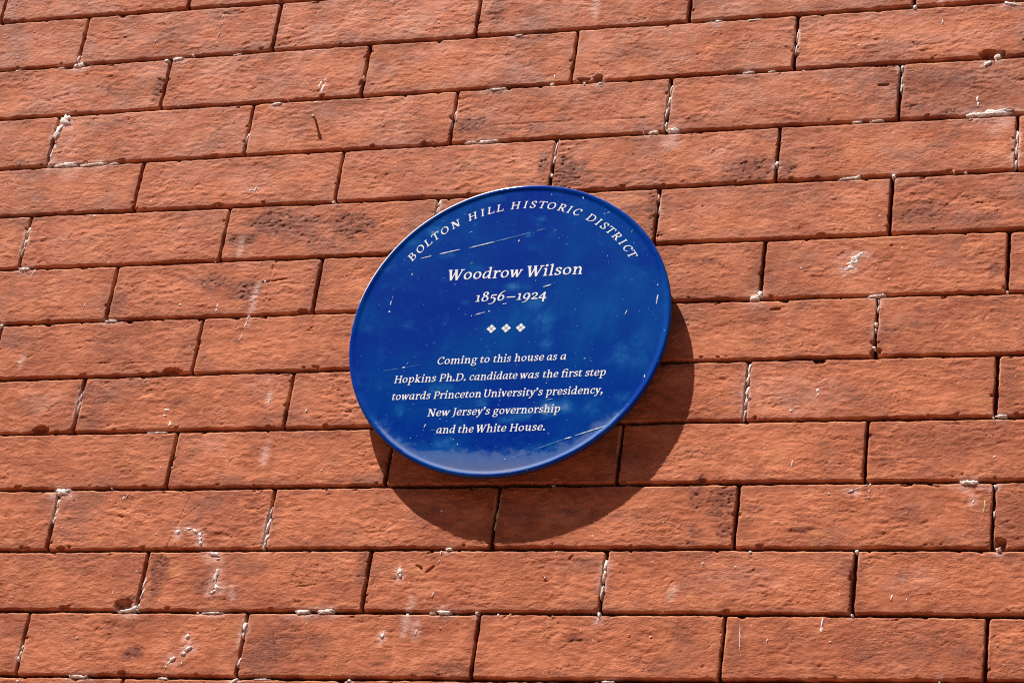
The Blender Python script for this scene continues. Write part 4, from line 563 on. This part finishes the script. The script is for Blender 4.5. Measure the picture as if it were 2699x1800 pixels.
def raster(c):
    if c in _cache: return _cache[c]
    st, lb, rb = glyph(c)
    allp = np.concatenate([s[0] for s in st])
    x0, x1 = (allp[:, 0]-allp[:, 2]).min()-.1, (allp[:, 0]+allp[:, 2]).max()+.1
    y0, y1 = (allp[:, 1]-allp[:, 2]).min()-.1, (allp[:, 1]+allp[:, 2]).max()+.1
    gx = np.arange(x0, x1+CELL, CELL); gy = np.arange(y0, y1+CELL, CELL)
    X, Y = np.meshgrid(gx, gy); f = np.full(X.shape, 9.0)
    for P, butt in st:
        fs = np.full(X.shape, 9.0)
        for (ax, ay, ar), (bx, by, br) in zip(P[:-1], P[1:]):
            ex, ey = bx-ax, by-ay; l2 = ex*ex+ey*ey+1e-12
            t0 = ((X-ax)*ex+(Y-ay)*ey)/l2; t = np.clip(t0, 0, 1)
            d = np.hypot(X-ax-t*ex, Y-ay-t*ey)-(ar+(br-ar)*t)
            if butt: d = np.maximum(d, (np.abs(t0-.5)-.5)*math.sqrt(l2))
            fs = np.minimum(fs, d)
        # soft union: brackets the serifs a little
        k = .035; hh = np.maximum(k-np.abs(f-fs), 0)/k
        f = np.minimum(f, fs)-hh*hh*k*.25
    # marching squares, filled
    polys = []
    ins = f < 0
    ny, nx = f.shape
    for j in range(ny-1):
        i = 0; row = ins[j, :-1] & ins[j, 1:] & ins[j+1, :-1] & ins[j+1, 1:]
        anyr = ins[j, :-1] | ins[j, 1:] | ins[j+1, :-1] | ins[j+1, 1:]
        while i < nx-1:
            if row[i]:
                a = i
                while i < nx-1 and row[i]: i += 1
                polys.append([(gx[a], gy[j]), (gx[i], gy[j]), (gx[i], gy[j+1]), (gx[a], gy[j+1])]); continue
            if anyr[i]:
                cs = [(i, j), (i+1, j), (i+1, j+1), (i, j+1)]; q = []
                for m in range(4):
                    (ia, ja), (ib, jb) = cs[m], cs[(m+1) % 4]; fa, fb = f[ja, ia], f[jb, ib]
                    if fa < 0: q.append((gx[ia], gy[ja]))
                    if (fa < 0) != (fb < 0):
                        t = fa/(fa-fb); q.append((gx[ia]+(gx[ib]-gx[ia])*t, gy[ja]+(gy[jb]-gy[ja])*t))
                if len(q) >= 3: polys.append(q)
            i += 1
    pts = np.concatenate([np.array(p) for p in polys])
    _cache[c] = (polys, pts[:, 0].min(), pts[:, 0].max(), lb, rb, pts)
    return _cache[c]
def word_polys(w, slant=SLANT):
    """polygons of a word in x-height units, baseline at 0, left edge at 0 -> list, width"""
    w = w.replace('fi', 'ﬁ'); pen = 0; out = []
    for i, c in enumerate(w):
        polys, a, b, lb, rb, _ = raster(c)
        kern = .06
        pen += lb+(kern if i else 0)
        for p in polys: out.append([(x-a+pen+slant*y, y) for x, y in p])
        pen += b-a+rb
    xs_ = [x for p in out for x, y in p]; x0 = min(xs_)
    return [[(x-x0, y) for x, y in p] for p in out], max(xs_)-x0
TZ = ZF+.00025
def text_mesh(name, items, mat=M_LETTER, parent=plaque):
    V, F = [], []
    for p in items:
        b = len(V); V += [(x/1000, -TZ, y/1000) for x, y in p]; F.append(tuple(range(b, b+len(p))))
    return mesh_from(name, V, F, mat, parent, False)
XH = {'name_lettering': 9.3, 'date_lettering': 7.7, 'text_line': 6.25}
for nm, m, c0, words in D['lines']:
    xh = XH[nm]; a = math.atan(m); ca, sa = math.cos(a), math.sin(a); items = []
    for w, s, e in words:
        ps, wd = word_polys(w); k = (e-s)/wd
        for p in ps:
            items.append([(((x*k+s)*ca-y*xh*sa), c0+((x*k+s)*sa+y*xh*ca)) for x, y in p])
    text_mesh(nm, items)
items = []
for ch, deg in D['arc']:                       # letters standing round the upper edge
    polys, a, b, lb, rb, pts = raster(ch)
    kx = 6.35; r = D['arc_r']; t = math.radians(deg-90); ct, st_ = math.cos(t), math.sin(t)
    mx = (a+b)/2
    for p in polys:
        q = []
        for x, y in p:
            yy = (y-CAPH/2); lx = (x-mx+.15*yy)*kx*1.15; ly = yy*kx
            R = r+ly; q.append((-st_*R+ct*lx, ct*R+st_*lx))
        items.append(q)
text_mesh('arc_lettering', items)
for ox, oy in D['orn']:                        # three ornaments of four small lozenges
    its = []
    a = math.radians(.75)
    for dx, dy in ((0, 1), (1, 0), (0, -1), (-1, 0)):
        cx, cy, h = ox+dx*2.70, oy+dy*2.70, 2.28
        its.append([(cx+h, cy), (cx, cy+h), (cx-h, cy), (cx, cy-h)])
    text_mesh('ornament', its)
# parts: each scratch where the enamel shows white; the flecks of grit together
def scratches():
    z = ZF+.00034
    for x0, y0, x1, y1, w in D['scr']:
        V, F = [], []
        L_ = math.hypot(x1-x0, y1-y0); n = max(4, int(L_/1.0)+2); ux, uy = (x1-x0)/(L_+1e-9), (y1-y0)/(L_+1e-9)
        w = w*.33
        for i in range(n):
            t = i/(n-1); hw = w/2*(.5+.9*random.random())*(.25+.75*min(1, 4*min(t, 1-t)+.25))
            jx = random.gauss(0, .05)
            cx, cy = x0+(x1-x0)*t-uy*jx, y0+(y1-y0)*t+ux*jx
            V.append(((cx+uy*hw)/1000, -z, (cy-ux*hw)/1000)); V.append(((cx-uy*hw)/1000, -z, (cy+ux*hw)/1000))
        for i in range(n-1): F.append((2*i, 2*i+2, 2*i+3, 2*i+1))
        mesh_from('scratch', V, F, M_CHIP if w > .7 else M_FAINT, plaque, False)
    V, F = [], []
    for _ in range(55):
        r = 158*math.sqrt(random.random()); a = random.random()*2*math.pi; x, y = r*math.cos(a), r*math.sin(a)
        s_ = random.choice((.14, .16, .18, .2, .2, .25, .3, .45))
        n = 7; b = len(V); V.append((x/1000, -z, y/1000)); ph = random.random()*3
        for i in range(n):
            q = 2*math.pi*i/n; rr = s_*(.55+.7*random.random()); V.append(((x+rr*math.cos(q)*1.2)/1000, -z, (y+rr*math.sin(q))/1000))
        for i in range(n): F.append((b, b+1+i, b+1+(i+1) % n))
    o = mesh_from('grit_flecks', V, F, M_CHIP, plaque, False); o['kind'] = 'stuff'
scratches()

# ------------------------------------------------------------------ a small nail left in the wall
nx_, ny_ = D['nail']
nail = empty('nail', (nx_, 0, ny_+GZ), 'small rusty brass nail sticking out of a brick, upper left of the blue plaque', 'nail')
def lathe(name, prof_, mat, parent, n=16, droop=.0):
    V, F = [], []
    for r, y in prof_:
        for i in range(n):
            t = 2*math.pi*i/n; V.append((r*math.cos(t), y, r*math.sin(t)+droop*y))
    for j in range(len(prof_)-1):
        for i in range(n): k = (i+1) % n; F.append((j*n+i, j*n+k, (j+1)*n+k, (j+1)*n+i))
    F.append(tuple(range(n))[::-1]); F.append(tuple((len(prof_)-1)*n+i for i in range(n)))
    return mesh_from(name, V, F, mat, parent, True)
lathe('shank', [(.0012, .008), (.0013, 0), (.0013, -.0072)], M_NAIL, nail)
lathe('head', [(.0013, -.0070), (.0023, -.0074), (.0024, -.0082), (.0018, -.0088), (.0008, -.0090)], M_NAIL, nail)

# ------------------------------------------------------------------ the street in front (out of frame, but it lights the wall)
def slab(name, x0, x1, y0, y1, z0, z1, mat):
    V = [(x0, y0, z0), (x1, y0, z0), (x1, y1, z0), (x0, y1, z0), (x0, y0, z1), (x1, y0, z1), (x1, y1, z1), (x0, y1, z1)]
    F = [(0, 3, 2, 1), (4, 5, 6, 7), (0, 1, 5, 4), (1, 2, 6, 5), (2, 3, 7, 6), (3, 0, 4, 7)]
    o = mesh_from(name, V, F, mat, None, False); o['kind'] = 'structure'; return o
M_PAVE = simple_mat('unseen_warm_brick_paving', (.235, .105, .062), (.28, .135, .085), 3, .9, .4, 60, .003)
M_ROAD = simple_mat('unseen_asphalt', (.045, .045, .048), (.065, .063, .062), 5, .9, .5, 120, .004)
M_EARTH = simple_mat('unseen_earth', (.07, .05, .035), (.10, .07, .05), 1, .95)
slab('unseen_ground', -150, 150, -150, 150, -.9, -.45, M_EARTH)
slab('unseen_pavement', -40, 40, -4.0, -.0, -.449, 0.0, M_PAVE)
slab('unseen_road', -40, 40, -13.0, -4.0, -.449, -.14, M_ROAD)
slab('unseen_far_pavement', -40, 40, -16.5, -13.0, -.449, 0.001, M_PAVE)
# the terrace opposite: behind the camera, it closes off the low sky and shows in the enamel
def terrace():
    V, F = [], []
    def box(x0, x1, y0, y1, z0, z1):
        b = len(V)
        V.extend([(x0, y0, z0), (x1, y0, z0), (x1, y1, z0), (x0, y1, z0), (x0, y0, z1), (x1, y0, z1), (x1, y1, z1), (x0, y1, z1)])
        F.extend([tuple(b+i for i in f) for f in ((0, 3, 2, 1), (4, 5, 6, 7), (0, 1, 5, 4), (1, 2, 6, 5), (2, 3, 7, 6), (3, 0, 4, 7))])
    box(-40, 40, -26, -16.5, 0, 12)
    box(-40.2, 40.2, -16.499, -16.1, 11.2, 11.9)
    for i in range(-7, 8):
        for z in (1.4, 4.9, 8.2):
            for dx in (-1.2, 1.2): box(i*5.6+dx-.62, i*5.6+dx+.62, -16.499, -16.38, z-.18, z)
    o = mesh_from('terrace_opposite', V, F, simple_mat('shaded_brick', (.20, .07, .04), (.26, .10, .06), 2, .9, .3, 40, .004), None, False)
    o['kind'] = 'structure'
terrace()
